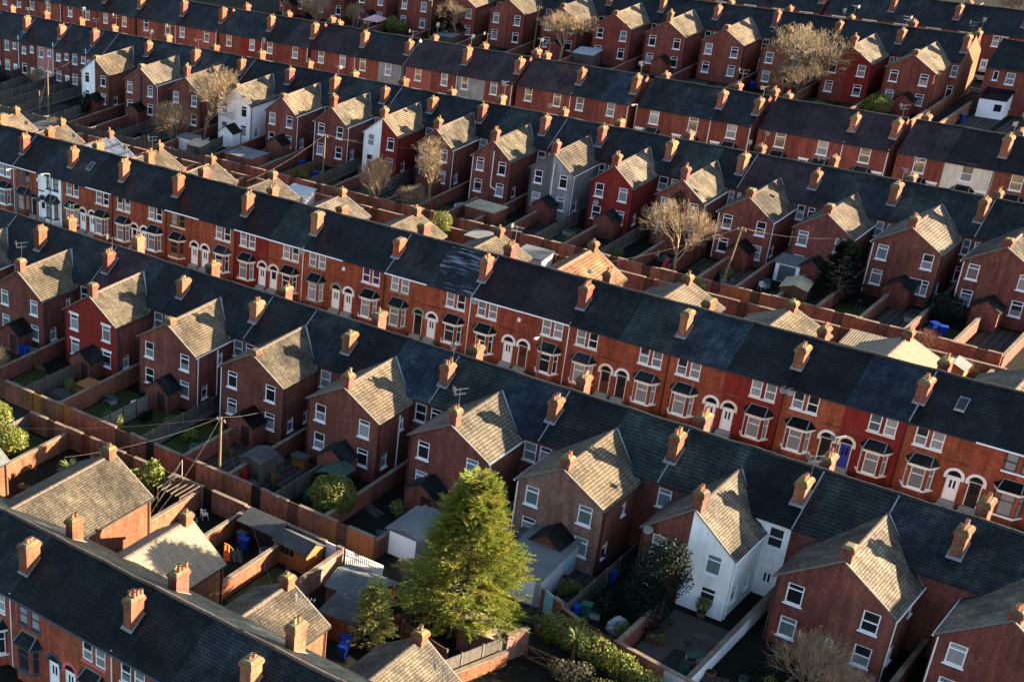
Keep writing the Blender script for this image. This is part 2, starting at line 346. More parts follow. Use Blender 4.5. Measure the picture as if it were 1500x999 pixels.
def link(name, data, parent=None, loc=(0, 0, 0), rz=0):
    o = bpy.data.objects.new(name, data); COL.objects.link(o)
    if parent: o.parent = parent
    o.location = loc; o.rotation_euler = (0, 0, rz)
    return o
def tag(o, label, cat, group=None):
    o['label'] = label; o['category'] = cat
    if group: o['group'] = group
    return o
def thing(name, label, cat, loc, rz=0, group=None):
    return tag(link(name, None, None, loc, rz), label, cat, group)
def struct(o): o['kind'] = 'structure'; return o
def dup(root, loc, rz, label, group=None, sc=None):
    r = root.copy(); COL.objects.link(r); r.location = loc; r.rotation_euler = (0, 0, rz); r['label'] = label
    if sc: r.scale = sc if isinstance(sc, tuple) else (sc,)*3
    if group: r['group'] = group
    for ch in root.children:
        c = ch.copy(); COL.objects.link(c); c.parent = r
        for g in ch.children:
            e = g.copy(); COL.objects.link(e); e.parent = c
    return r
ORD = 'zeroth first second third fourth fifth sixth seventh eighth ninth tenth eleventh twelfth thirteenth fourteenth fifteenth sixteenth seventeenth eighteenth nineteenth twentieth'.split()

# ------------------------------------------------------------------ windows and doors
CACHE = {}
def cached(key, fn):
    if key not in CACHE: CACHE[key] = fn()
    return CACHE[key]
def win_meshes(w, h, style, fr):
    def mk():
        t = .075; m = MB()
        y0, y1 = .03, .11
        m.box(-w/2, -w/2+t, y0, y1, 0, h); m.box(w/2-t, w/2, y0, y1, 0, h)
        m.box(-w/2+t, w/2-t, y0, y1, 0, t); m.box(-w/2+t, w/2-t, y0, y1, h-t, h)
        if style == 'top': m.box(-w/2+t, w/2-t, y0-.01, y1, h*.7, h*.7+.07)
        if style == 'sash': m.box(-w/2+t, w/2-t, y0-.01, y1, h*.5-.035, h*.5+.035)
        if style == 'side': m.box(w*.18, w*.18+.07, y0-.01, y1, t, h-t); m.box(w*.18+.07, w/2-t, y0-.01, y1, h*.7, h*.7+.06)
        if style == 'cross': m.box(-.035, .035, y0-.01, y1, t, h-t); m.box(-w/2+t, -.035, y0-.01, y1, h*.72, h*.72+.06); m.box(.035, w/2-t, y0-.01, y1, h*.72, h*.72+.06)
        f = m.mesh('window', [fr])
        p = MB(); p.face([(-w/2+.02, .085, .02), (w/2-.02, .085, .02), (w/2-.02, .085, h-.02), (-w/2+.02, .085, h-.02)])
        return f, p
    return cached(('win', round(w, 2), round(h, 2), style, fr), mk)
def pane_mesh(w, h, pm):
    def mk():
        return win_meshes(w, h, 'none', 'upvc')[1].mesh('pane', [pm])
    return cached(('pane', round(w, 2), round(h, 2), pm), mk)
def bar_mesh(name, w, h, d0, d1, mat):
    def mk():
        m = MB(); m.box(-w/2, w/2, d0, d1, 0, h); return m.mesh(name, [mat])
    return cached((name, round(w, 2), round(h, 2), d0, d1, mat), mk)
PANES = ['pane_dark', 'pane_dark', 'pane_half', 'pane_net', 'pane_teal', 'pane_half', 'pane_teal']
def window(root, pos, rz, w, h, style='top', fr='upvc', pane=None, sill='upvc', lintel=None, detail=True):
    loc = Vector(pos)-rootloc(root)
    o = link('window', win_meshes(w, h, style, fr)[0], root, loc, rz)
    link('pane', pane_mesh(w, h, pane or R.choice(PANES)), o)
    if sill: link('sill', bar_mesh('sill', w+.16, .09, -.09, .06, sill), o, (0, 0, -.09))
    if lintel: link('lintel', bar_mesh('lintel', w+.26, .22, -.025, .05, lintel), o, (0, 0, h))
    return o
def door(root, pos, rz, w=.85, h=2.0, mat='door_white', glassy=True):
    def mk():
        m = MB(); m.box(-w/2, w/2, .07, .12, 0, h); m.box(-w/2, -w/2+.07, .03, .12, 0, h, 1); m.box(w/2-.07, w/2, .03, .12, 0, h, 1); m.box(-w/2+.07, w/2-.07, .03, .12, h-.07, h, 1)
        if glassy:
            m.box(-.2, -.06, .055, .08, h*.5, h*.82, 2); m.box(.06, .2, .055, .08, h*.5, h*.82, 2)
        else: m.box(-.25, .25, .055, .08, h*.52, h*.9, 2)
        m.box(-.28, .28, .06, .08, .12, h*.38, 0)
        return m.mesh('door', [mat, 'white_trim', 'pane_dark'])
    o = link('door', cached(('door', w, h, mat, glassy), mk), root, Vector(pos)-rootloc(root), rz)
    def hk():
        m = MB(); m.box(w/2-.2, w/2-.16, .02, .07, h*.46, h*.5); return m.mesh('handle', ['metal_grey'])
    link('handle', cached(('hnd', w, h), hk), o)
    return o
def wallface(m, o, d, L, H, ops, mat=0, rev=.12, top=None):
    """vertical wall from o along d, outward normal d x up, with rectangular openings (a0,a1,z0,z1) and their reveals"""
    n = d.cross(UP)
    P = lambda a, z, b=0: Vector(o)+d*a+UP*z+n*b
    xs = sorted(set([0, L]+[v for q in ops for v in q[:2]])); zs = sorted(set([0, H]+[v for q in ops for v in q[2:4]]))
    for i in range(len(xs)-1):
        for j in range(len(zs)-1):
            cx = (xs[i]+xs[i+1])/2; cz = (zs[j]+zs[j+1])/2
            if any(q[0] < cx < q[1] and q[2] < cz < q[3] for q in ops): continue
            m.face([P(xs[i], zs[j]), P(xs[i+1], zs[j]), P(xs[i+1], zs[j+1]), P(xs[i], zs[j+1])], mat)
    for a0, a1, z0, z1 in [q[:4] for q in ops]:
        r = -rev
        m.face([P(a0, z0), P(a0, z0, r), P(a1, z0, r), P(a1, z0)][::-1], mat); m.face([P(a0, z1), P(a1, z1), P(a1, z1, r), P(a0, z1, r)][::-1], mat)
        m.face([P(a0, z0), P(a0, z1), P(a0, z1, r), P(a0, z0, r)][::-1], mat); m.face([P(a1, z0), P(a1, z0, r), P(a1, z1, r), P(a1, z1)][::-1], mat)
        m.face([P(a0, z0, r), P(a1, z0, r), P(a1, z1, r), P(a0, z1, r)], mat)
def facade(root, m, o, d, L, H, items, mat=0):
    """wall into m, plus its windows and doors as children of root. items: dict(x|y world centre, z, w, h, k, ...)"""
    o = Vector(o); ops = []; rz = math.atan2(d.y, d.x); ok = []
    for it in items:
        a = (Vector((it.get('x', o.x), it.get('y', o.y), 0))-Vector((o.x, o.y, 0))).dot(d)
        w = it['w']; h = it['h']
        if a-w/2 < .05 or a+w/2 > L-.05: continue
        ops.append((a-w/2, a+w/2, it['z'], it['z']+h)); ok.append((a, it))
    wallface(m, o, d, L, H, ops, mat)
    for a, it in ok:
        pos = o+d*a+UP*it['z']
        if it.get('k') == 'door': door(root, pos, rz, it['w'], it['h'], it.get('mat', 'door_white'), it.get('glassy', True))
        else: window(root, pos, rz, it['w'], it['h'], it.get('style', 'top'), it.get('fr', 'upvc'), it.get('pane'), it.get('sill', 'upvc'), it.get('lintel'))

# ------------------------------------------------------------------ chimneys, aerials, pipes
def chimney(root, x, y, zb, zt, w=.7, d=1.15, pots=3, mat='brick_orange', potmat='pot', apron=True, ph=None):
    m = MB()
    m.box(x-w/2, x+w/2, y-d/2, y+d/2, zb, zt-.42)
    m.box(x-w/2-.05, x+w/2+.05, y-d/2-.05, y+d/2+.05, zt-.42, zt-.32)
    m.box(x-w/2-.09, x+w/2+.09, y-d/2-.09, y+d/2+.09, zt-.32, zt-.12)
    m.box(x-w/2-.04, x+w/2+.04, y-d/2-.04, y+d/2+.04, zt-.12, zt-.02, 1)
    a, b = w/2+.03, d/2+.03; c0 = zt-.02; c1 = zt+.09
    q = [(x-a, y-b, c0), (x+a, y-b, c0), (x+a, y+b, c0), (x-a, y+b, c0)]; r = [(x-a*.6, y-b*.75, c1), (x+a*.6, y-b*.75, c1), (x+a*.6, y+b*.75, c1), (x-a*.6, y+b*.75, c1)]
    for k in range(4): j = (k+1) % 4; m.face([q[k], q[j], r[j], r[k]], 1)
    m.face(r, 1)
    o = m.build('chimney', [mat, 'cap'], root)
    n = pots
    for k in range(n):
        if n > 4: px = x+(-.17 if k % 2 else .17); py = y+((k//2)-(n//2-1)/2)*.34
        else: px = x+(R.random()-.5)*.12; py = y+(k-(n-1)/2)*min(.33, (d-.25)/max(1, n-1))
        h = ph or R.choice([.25, .3, .35, .42]); pt = potmat if R.random() < .8 else R.choice(['pot', 'pot_buff'])
        def mk(h=h, pt=pt):
            e = MB(); e.tube((0, 0, 0), (0, 0, h*.85), .12, .1, 10, 0); e.tube((0, 0, h*.85), (0, 0, h), .125, .12, 10, 0)
            e.tube((0, 0, h+.002), (0, 0, h+.003), .1, .1, 10, 1)
            return e.mesh('chimney_pot', [pt, 'gate_black'])
        link('chimney_pot', cached(('pot', h, pt), mk), o, Vector((px, py, zt+.05))-rootloc(root))
    return o
def apron(root, x, y, z, w, d, slope_sign, slope=.65):
    """lead flashing round the foot of a stack standing on a slope that falls along slope_sign*y"""
    m = MB(); e = .1
    yl = y+slope_sign*(d/2); yu = y-slope_sign*(d/2)
    zf = lambda yy: z-(yy-y)*slope_sign*slope+.035
    A = [(x-w/2-e, yl, zf(yl)), (x+w/2+e, yl, zf(yl)), (x+w/2+e, yl+slope_sign*.17, zf(yl+slope_sign*.17)), (x-w/2-e, yl+slope_sign*.17, zf(yl+slope_sign*.17))]
    if slope_sign < 0: A = A[::-1]
    m.slab(A, .02)
    for sx in (-1, 1):
        a = x+sx*w/2; b = a+sx*e
        B = [(min(a, b), yl, zf(yl)), (max(a, b), yl, zf(yl)), (max(a, b), yu, zf(yu)), (min(a, b), yu, zf(yu))]
        if slope_sign > 0: B = B[::-1]
        m.slab(B, .02)
    return m.build('flashing', ['lead'], root)
def aerial_mesh(v):
    def mk():
        m = MB(); h = 1.5+.3*v
        m.tube((0, 0, 0), (0, 0, h), .018, .016, 5)
        for zz, L in ((h-.1, 1.2), (h-.5, .9))[:1+(v % 2)]:
            m.tube((-L/2, 0, zz), (L/2, 0, zz), .011, .011, 4)
            for k in range(7):
                a = -L/2+L*k/6; e = .28-.02*k
                m.tube((a, -e, zz), (a, e, zz), .007, .007, 4)
        m.box(-.5, -.46, -.2, .2, h-.3, h+.12)
        return m.mesh('tv_aerial', ['metal_grey'])
    return cached(('aer', v), mk)
def aerial(root, x, y, z, v=0, rz=.5): return link('tv_aerial', aerial_mesh(v), root, Vector((x, y, z))-rootloc(root), rz)
def dish(root, x, y, z, rz):
    def mk():
        m = MB(); n = 14; prev = None
        for i, (r, dy) in enumerate(((0.001, 0), (.14, .02), (.25, .06), (.32, .11))):
            ring = [(r*math.cos(2*math.pi*k/n), -.25-dy+.1, r*1.1*math.sin(2*math.pi*k/n)) for k in range(n)]
            if prev:
                for k in range(n): j = (k+1) % n; m.face([prev[k], prev[j], ring[j], ring[k]])
            prev = ring
        m.tube((0, 0, -.15), (0, -.2, -.05), .02, .02, 5); m.tube((0, -.15, -.3), (0, -.55, -.05), .015, .015, 5); m.box(-.04, .04, -.6, -.52, -.08, .0)
        return m.mesh('satellite_dish', ['dish_grey'])
    return link('satellite_dish', cached('dish', mk), root, Vector((x, y, z))-rootloc(root), rz)
def pipe(root, pts, mat='black_trim', r=.045, name='drainpipe'):
    m = MB()
    for a, b in zip(pts[:-1], pts[1:]): m.tube(a, b, r, r, 6)
    return m.build(name, [mat], root)

# ------------------------------------------------------------------ the house
SL = .65; RZ = 8.6; HD = 4.0; EZ = RZ-SL*HD
def ridge_strip(m, a, b, w=.16, h=.07, seg=.45):
    a = Vector(a); b = Vector(b); L = (b-a).length; d = (b-a)/L; n = d.cross(UP).normalized(); k = max(1, int(L/seg))
    for i in range(k):
        p = a+d*(L*i/k); q = a+d*(L*(i+1)/k-.015); lift = UP*(.0 if i % 2 else .012)
        m.face([p-n*w+lift-UP*.07, q-n*w+lift-UP*.07, q-n*w*.4+lift+UP*h, p-n*w*.4+lift+UP*h][::-1])
        m.face([p-n*w*.4+lift+UP*h, q-n*w*.4+lift+UP*h, q+n*w*.4+lift+UP*h, p+n*w*.4+lift+UP*h][::-1])
        m.face([p+n*w*.4+lift+UP*h, q+n*w*.4+lift+UP*h, q+n*w+lift-UP*.07, p+n*w+lift-UP*.07][::-1])
        for e in (p, q):
            m.face([e-n*w+lift-UP*.07, e-n*w*.4+lift+UP*h, e+n*w*.4+lift+UP*h, e+n*w+lift-UP*.07])

def bay(root, x, yw, c):
    """canted ground-floor bay on a front wall at y = yw facing -Y"""
    W, F, D = 1.04, .66, .62
    pl = lambda e=0: [(x-W-e, yw), (x-F-e*.5, yw-D-e), (x+F+e*.5, yw-D-e), (x+W+e, yw)]
    b = MB(); q = pl()
    zs, zt = .85, 2.72
    trim = c.get('trim', 'white_trim')
    for i in range(3):
        a, d = q[i], q[i+1]
        b.face([(a[0], a[1], 0), (d[0], d[1], 0), (d[0], d[1], zs), (a[0], a[1], zs)])
    # mullions and corner posts
    o = b.build('bay_window', [c.get('fmat', 'brick_front')], root)
    f = MB()
    for i in range(3):
        A = Vector((q[i][0], q[i][1], 0)); B = Vector((q[i+1][0], q[i+1][1], 0)); L = (B-A).length; d = (B-A)/L; n = d.cross(UP)
        pw = .17 if i == 1 else .13
        f.obox(A, d, n, 0, pw, -.16, .012, zs+.1, zt, 1); f.obox(A, d, n, L-pw, L, -.16, .012, zs+.1, zt, 1); f.obox(A, d, n, pw, pw+.06, -.1, -.02, zs+.2, zt-.08); f.obox(A, d, n, L-pw-.06, L-pw, -.1, -.02, zs+.2, zt-.08)
        f.obox(A, d, n, pw, L-pw, -.1, -.02, zs+.1, zs+.18); f.obox(A, d, n, pw, L-pw, -.1, -.02, zt-.08, zt)
        if i == 1: f.obox(A, d, n, pw, L-pw, -.1, -.02, zs+1.25, zs+1.31)
        else: f.obox(A, d, n, pw, L-pw, -.1, -.02, zs+1.25, zs+1.31)
    f.build('frame', [c.get('bayframe', 'white_trim'), c.get('fmat', 'brick_front')], o)
    g = MB()
    for i in range(3):
        A = Vector((q[i][0], q[i][1], 0)); B = Vector((q[i+1][0], q[i+1][1], 0)); d = (B-A).normalized(); n = d.cross(UP)
        A = A-n*.06; B = B-n*.06
        g.face([A+UP*(zs+.1), B+UP*(zs+.1), B+UP*zt, A+UP*zt])
    g.build('pane', [c.get('baypane', 'pane_net')], o)
    s = MB(); p0 = pl(.1)
    s.slab([(x_, y_, zs+.1) for x_, y_ in p0], .13)
    s.build('sill', [trim], o)
    t = MB(); p1 = pl(.06); t.slab([(x_, y_, zt+.22) for x_, y_ in p1], .22)
    p2 = pl(.16); t.slab([(x_, y_, zt+.26) for x_, y_ in p2], .08)
    t.build('fascia', [trim], o)
    r = MB(); e = pl(.2); z0 = zt+.265; z1 = zt+.84
    top = [(x-W*.62, yw-.02), (x+W*.62, yw-.02)]
    E = [Vector((a, b_, z0)) for a, b_ in e]; T = [Vector((a, b_, z1)) for a, b_ in top]
    r.face([E[0], E[1], T[0]]); r.face([E[1], E[2], T[1], T[0]]); r.face([E[2], E[3], T[1]]); r.face(E[::-1])
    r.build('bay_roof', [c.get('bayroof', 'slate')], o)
    h = MB()
    for a, b_ in ((E[1], T[0]), (E[2], T[1])): h.tube(a+UP*.02, b_+UP*.02, .045, .045, 5)
    h.tube(T[0], T[1], .05, .05, 5)
    h.build('hip_flashing', ['lead'], o)
def arch_surround(root, x, yw, zs, r_in, r_out, mat, zbase, fan='pane_dark'):
    m = MB(); N = 12; y0, y1 = yw-.055, yw+.02
    for k in range(N):
        t0 = math.pi*k/N; t1 = math.pi*(k+1)/N
        I = lambda t, r: (x+r*math.cos(t), zs+r*math.sin(t))
        a, b, c, d = I(t0, r_in), I(t0, r_out), I(t1, r_out), I(t1, r_in)
        m.face([(a[0], y0, a[1]), (b[0], y0, b[1]), (c[0], y0, c[1]), (d[0], y0, d[1])])
        m.face([(b[0], y0, b[1]), (b[0], y1, b[1]), (c[0], y1, c[1]), (c[0], y0, c[1])])
        m.face([(a[0], y1, a[1]), (a[0], y0, a[1]), (d[0], y0, d[1]), (d[0], y1, d[1])])
    for s in (-1, 1):
        a, b = x+s*r_in, x+s*r_out
        m.box(min(a, b), max(a, b), y0, y1, zs-.25, zs)
    o = m.build('door_arch', [mat], root)
    f = MB(); pts = [(x+r_in*math.cos(math.pi*k/N), yw-.012, zs+r_in*math.sin(math.pi*k/N)) for k in range(N+1)]
    f.face(pts); f.build('fanlight', [fan], o)

def house(row, x0, x1, c):
    """one terraced dwelling. row: dict(y=ridge y, s=+1 front towards -Y / -1 rear towards -Y)"""
    s = row['s']; Y = lambda t: row['y']+s*t
    t = thing('terraced_house', c['label'], 'house', ((x0+x1)/2, Y(-HD) if s > 0 else Y(HD), 0), 0, row['group'])
    fm, rm = c.get('fmat', row['fmat']), c.get('rmat', row['rmat'])
    x0i, x1i = x0+.002, x1-.002; W = x1i-x0i
    X = Vector((1, 0, 0)); YV = Vector((0, 1, 0))
    # front
    m = MB()
    if s > 0: facade(t, m, (x0i, Y(-HD), 0), X, W, EZ, c.get('front', []))
    else: wallface(m, (x1i, Y(-HD), 0), -X, W, EZ, [])
    # gable ends
    for e, xx in (('L', x0i), ('R', x1i)):
        if e in c.get('ends', ''):
            ys = sorted((Y(-HD), Y(HD)))
            P = [(xx, ys[0], 0), (xx, ys[1], 0), (xx, ys[1], EZ), (xx, row['y'], RZ-.03), (xx, ys[0], EZ)]
            m.face(P if e == 'R' else P[::-1])
    m.build('wall', [fm], t)
    # rear main wall
    m = MB()
    if s > 0: wallface(m, (x1i, Y(HD), 0), -X, W, EZ, [])
    else: facade(t, m, (x0i, Y(HD), 0), X, W, EZ, c.get('rear', []))
    m.build('rear_wall', [c.get('rearmat', rm)], t)
    # main roof
    dz = c.get('dz', R.random()*.03); ov = .22; z = RZ+dz
    roof = MB(); sag = .02+.07*R.random(); NC = 5
    zz = [z-sag*math.sin(math.pi*k/NC)*(.7+.6*R.random()) for k in range(NC+1)]; ze = [R.uniform(-.02, .015) if 0 < k < NC else 0 for k in range(NC+1)]
    for sg in (-1, 1):
        ya, yb = row['y'], row['y']+sg*(HD+ov); zb = z-SL*(HD+ov)
        for k in range(NC):
            xa_, xb_ = x0i+W*k/NC, x0i+W*(k+1)/NC
            q = [(xa_, ya, zz[k]), (xa_, yb, zb+ze[k]), (xb_, yb, zb+ze[k+1]), (xb_, ya, zz[k+1])]
            if sg > 0: q = q[::-1]
            roof.face(q)
            qq = [(x, y, h_-.09) for x, y, h_ in q]; roof.face(qq[::-1])
            e = [(xa_, yb, zb+ze[k]), (xb_, yb, zb+ze[k+1])]
            roof.face([(e[0][0], yb, e[0][2]-.09), (e[1][0], yb, e[1][2]-.09), e[1], e[0]])
        for xx, k in ((x0i, 0), (x1i, NC)): roof.face([(xx, ya, zz[k]), (xx, ya, zz[k]-.09), (xx, yb, zb-.09), (xx, yb, zb)])
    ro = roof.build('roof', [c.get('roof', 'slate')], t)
    rg = MB()
    for k in range(NC): ridge_strip(rg, (x0i+W*k/NC, row['y'], zz[k]), (x0i+W*(k+1)/NC, row['y'], zz[k+1]))
    rg.build('ridge', [c.get('ridge', 'ridge_dark')], ro)
    if c.get('sky'):
        sx_, dy = c['sky']; ys = row['y']-dy; zc = z-SL*dy+.05; v = MB(); n_ = Vector((0, -SL, -1)); 
        P = lambda u, t, l: Vector((sx_+u, ys-t, zc-SL*t+l))
        v.slab([P(-.35, -.5, .04), P(-.35, .5, .04), P(.35, .5, .04), P(.35, -.5, .04)], .12); so_ = v.build('rooflight', ['metal_grey'], t)
        v = MB(); v.slab([P(-.28, -.42, .05), P(-.28, .42, .05), P(.28, .42, .05), P(.28, -.42, .05)], .02); v.build('pane', ['pane_dark'], so_)
    gt = MB()
    ye = row['y']-(HD+ov+.06)
    zg = z-SL*(HD+ov)-.1
    gt.box(x0i, x1i, ye-.05, ye+.07, zg-.03, zg+.06)
    if s > 0 or not c.get('wing'):
        gt.build('gutter', [c.get('gutter', 'black_trim')], t)
    # verge strip between roofs
    if c.get('verge'):
        v = MB(); sg = -1; ya, yb = row['y'], row['y']-(HD+ov); zb = z-SL*(HD+ov)
        xv = x0i+.05
        v.slab([(xv-.05, ya, z+.04), (xv-.05, yb, zb+.04), (xv+.04, yb, zb+.04), (xv+.04, ya, z+.04)], .04); v.build('party_flashing', ['lead'], t)
    # stacks
    for side in c.get('stacks', ''):
        tt = -2.1 if side == 'f' else 2.1
        xs = c['sx']; yy = Y(tt)
        zslope = RZ-SL*2.1; sg = 1 if yy > row['y'] else -1
        top = c.get('stz', 8.85)+R.uniform(-.35, .2)
        n = R.choice([2, 3, 3, 4]) if side == 'f' or s < 0 else R.choice([2, 3])
        ch = chimney(t, xs, yy, zslope-.7, top, R.uniform(.62, .76), R.uniform(1.0, 1.25), c.get('pots', n), R.choice([c.get('stmat', 'brick_orange'), 'brick_orange', 'brick_rear', 'brick_lane']))
        apron(t, xs, yy, zslope+dz, .7, 1.15, sg)
        if R.random() < .32: aerial(t, xs+.2, yy+.3, top, R.choice([0, 1]), R.random()*3)
    # rear wing
    w = c.get('wing')
    if w:
        cx, hw, te, ez, rz = w['c'], w['hw'], w['te'], w['ez'], w['rz']
        side = w['side']                    # 'L': this house holds the half left of the ridge
        xo = cx-hw if side == 'L' else cx+hw
        wm = w.get('mat', rm); yE = Y(te); yR = Y(HD)
        m = MB()
        xa, xb = (xo, cx-.002) if side == 'L' else (cx+.002, xo)
        if s < 0: facade(t, m, (xa, yE, 0), X, xb-xa, ez, w.get('items', []))
        else: wallface(m, (xb, yE, 0), -X, xb-xa, ez, [])
        zr = lambda x: rz-(rz-ez)*abs(x-cx)/hw
        if side == 'L': tri = [(xa, yE, ez), (xb, yE, ez), (xb, yE, rz-.02)]
        else: tri = [(xa, yE, ez), (xb, yE, ez), (xa, yE, rz-.02)]
        m.face(tri if s < 0 else tri[::-1])
        smat = 0; mats = [wm]
        if w.get('sidemat'): mats.append(w['sidemat']); smat = 1
        if side == 'R':
            y0, y1 = sorted((yE, yR)); facade(t, m, (xo, y0, 0), YV, y1-y0, ez, w.get('sitems', []), smat)
        else:
            y0, y1 = sorted((yE, yR)); wallface(m, (xo, y1, 0), -YV, y1-y0, ez, [], smat)
        m.build('wing_wall', mats, t)
        # roof slope
        tr = HD-(rz-EZ)/SL if rz > EZ else HD
        g = .14; k = (rz-ez)/hw; oh = .16
        xe = xo+(-oh if side == 'L' else oh); zE = ez-k*oh
        yF = Y(te+g); yB = Y(HD-.45); yT = Y(max(tr-.15, .4)); L = .045
        if side == 'L':
            q = [(xe, yF, zE+L), (cx-.001, yF, rz+L), (cx-.001, yT, rz+L), (xe, yB, zE+L)]
        else: q = [(cx+.001, yF, rz+L), (xe, yF, zE+L), (xe, yB, zE+L), (cx+.001, yT, rz+L)]
        if s > 0: q = q[::-1]
        m = MB(); m.slab(q, .1)
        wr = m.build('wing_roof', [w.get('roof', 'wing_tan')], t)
        if side == 'L':
            rg = MB(); ridge_strip(rg, (cx, yF, rz+.03), (cx, yT, rz+.03), .14, .06); rg.build('ridge', [w.get('ridge', 'ridge_tile')], wr)
        vg = MB()
        if side == 'R': a, b = Vector((cx, yF, rz+L)), Vector((xe, yF, zE+L))
        else: a, b = Vector((xe, yF, zE+L)), Vector((cx, yF, rz+L))
        d = (b-a).normalized()
        n_ = Vector((0, s, 0))
        vv = [a+n_*.012, b+n_*.012]
        vg.face([vv[0]-UP*.11, vv[1]-UP*.11, vv[1]+UP*.02, vv[0]+UP*.02] if s < 0 else [vv[0]-UP*.11, vv[1]-UP*.11, vv[1]+UP*.02, vv[0]+UP*.02][::-1])
        vg.face([vv[0]+UP*.02, vv[1]+UP*.02, vv[1]+UP*.02-n_*.1, vv[0]+UP*.02-n_*.1]); vg.build('verge', [w.get('verge', 'cement')], wr)
        if side == 'R' and w.get('valley', True):
            # lead in the valley between wing slope and main roof
            va = MB(); pts = []
            for u in (0, 1):
                x = cx+.05 if u == 0 else xe-.1
                zz = rz+L-(k*.05 if u == 0 else k*(xe-.1-cx))
                tv = HD-(zz-EZ)/SL
                pts.append(Vector((x, Y(min(tv, HD+.2)), zz+.05)))
            pth = pts[1]-pts[0]; off = Vector((.02, s*.3, .03))
            va.slab([pts[0], pts[0]+off, pts[1]+off, pts[1]] if s < 0 else [pts[0], pts[1], pts[1]+off, pts[0]+off], .02)
            va.build('valley_flashing', ['lead'], wr)
        if w.get('ch') and side == 'L':
            h = w['ch']; yy = Y(te-.42)
            chimney(t, cx+w.get('chx', 0), yy, rz-.9, rz+h, .68, .72, w.get('chpots', 0 if h < 1 else 2), w.get('chmat', 'brick_orange'))
            if w.get('aer'): aerial(t, cx+.2, yy, rz+h, 1, 1.0)
        # gutter and drainpipe on outer side
        m = MB(); y0, y1 = sorted((yF, yR)); m.box(xe-.06, xe+.06, y0, y1, zE-.1, zE-.01); m.build('wing_gutter', [w.get('gut', 'black_trim')], t)
        if w.get('pipe', True):
            px = xo+(.07 if side == 'R' else -.0); py = yE+(.25*-s if side == 'R' else s*.07)
            if side == 'L': px = xo+.12
            pipe(t, [(px, py, zE-.08), (px, py, .1)], w.get('gut', 'black_trim'))
        if w.get('out') and side == 'L' and s < 0:
            outhouse(t, cx+w['out'][0], yE, w['out'])
    return t
def outhouse(t, cx, yE, spec):
    """small gabled privy/coal store in front of a wing, ridge along Y"""
    dx, w, dep, ez, rz = spec[:5]; mat = spec[5] if len(spec) > 5 else 'brick_rear'
    m = MB(); y0 = yE-dep
    X = Vector((1, 0, 0)); YV = Vector((0, 1, 0))
    wallface(m, (cx-w/2, y0, 0), X, w, ez, [(w*.55, w*.9, .05, 1.9)] if ez > 2 else [])
    m.face([(cx-w/2, y0, ez), (cx+w/2, y0, ez), (cx, y0, rz)])
    wallface(m, (cx+w/2, y0, 0), YV, dep-.01, ez, []); wallface(m, (cx-w/2, yE-.01, 0), -YV, dep-.01, ez, [])
    o = m.build('outhouse', [mat], t)
    r = MB(); e = .15; k = (rz-ez)/(w/2); L = .05
    r.slab([(cx-w/2-e, y0-.12, ez-k*e+L), (cx, y0-.12, rz+L), (cx, yE-.01, rz+L), (cx-w/2-e, yE-.01, ez-k*e+L)], .08)
    r.slab([(cx+.001, y0-.12, rz+L), (cx+w/2+e, y0-.12, ez-k*e+L), (cx+w/2+e, yE-.01, ez-k*e+L), (cx+.001, yE-.01, rz+L)], .08)
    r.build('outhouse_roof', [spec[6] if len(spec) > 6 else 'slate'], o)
    d = MB(); a = cx-w/2+w*.55; d.box(a+.04, cx-w/2+w*.9-.04, y0+.06, y0+.1, .05, 1.88); d.build('outhouse_door', [spec[7] if len(spec) > 7 else 'door_dark'], o)

# ------------------------------------------------------------------ the rows
ROWA = dict(y=-57.5, s=1, fmat='brick_front', rmat='brick_orange', group='houses of the bottom left row')
ROWB = dict(y=-16.7, s=-1, fmat='brick_pale', rmat='brick_rear', group='houses of the nearest rear-facing row')
ROWC = dict(y=3.9, s=1, fmat='brick_front', rmat='brick_orange', group='houses of the middle bay-windowed row')
ROWD = dict(y=46.7, s=-1, fmat='brick_pale', rmat='brick_rear', group='houses of the second rear-facing row')
ROWE = dict(y=68.8, s=1, fmat='brick_far', rmat='brick_orange', group='houses of the upper street-facing blocks')
ROWF = dict(y=112.0, s=-1, fmat='brick_pale', rmat='brick_far', group='houses of the far rear-facing row')
ROWG = dict(y=130.3, s=1, fmat='brick_far', rmat='brick_far', group='houses of the farthest street-facing row')
WALLWORD = dict(brick_rear='red brick', brick_front='red brick', brick_orange='red brick', brick_far='red brick', brick_brown='pale worn brick', brick_pale='buff brick', red_paint='red painted', white_render='white rendered',
                grey_render='grey rendered', dark_render='dark rendered', cream_render='cream rendered', pink_paint='pink painted', salmon_paint='salmon painted', cream_paint='cream painted')
DARK = ['slate', 'slate', 'tile_black', 'tile_grey', 'slate', 'tile_black']

# ---- row B: the backs nearest the camera
BW = [(-32.0, 3.25, 8.9, 5.45, 7.6), (-22.9, 3.25, 8.9, 5.35, 7.6), (-13.6, 3.25, 8.9, 5.45, 7.65), (-4.4, 3.26, 8.9, 5.48, 7.6), (4.8, 3.22, 8.9, 5.55, 7.6),
      (13.8, 3.3, 8.9, 5.5, 7.5), (23.2, 3.3, 8.9, 5.55, 7.55), (32.4, 3.25, 9.5, 5.5, 7.55), (41.3, 3.1, 8.8, 4.95, 7.6), (50.6, 3.5, 8.9, 5.1, 7.7), (59.8, 3.4, 8.9, 5.1, 7.7)]
BST = [-26.6, -17.5, -8.3, 0, 9.6, 18.7, 27.8, 36.9, 45.5, 55.0, 64.4]
BROOF = [('slate', 'slate'), ('slate', 'tile_grey'), ('tile_plum', 'slate'), ('slate', 'tile_black'), ('tile_grey', 'slate'), ('tile_black', 'slate_blue'),
         ('tile_grey', 'slate_blue'), ('tile_black', 'tile_grey'), ('tile_grey', 'slate'), ('tile_grey', 'slate'), ('slate', 'slate')]
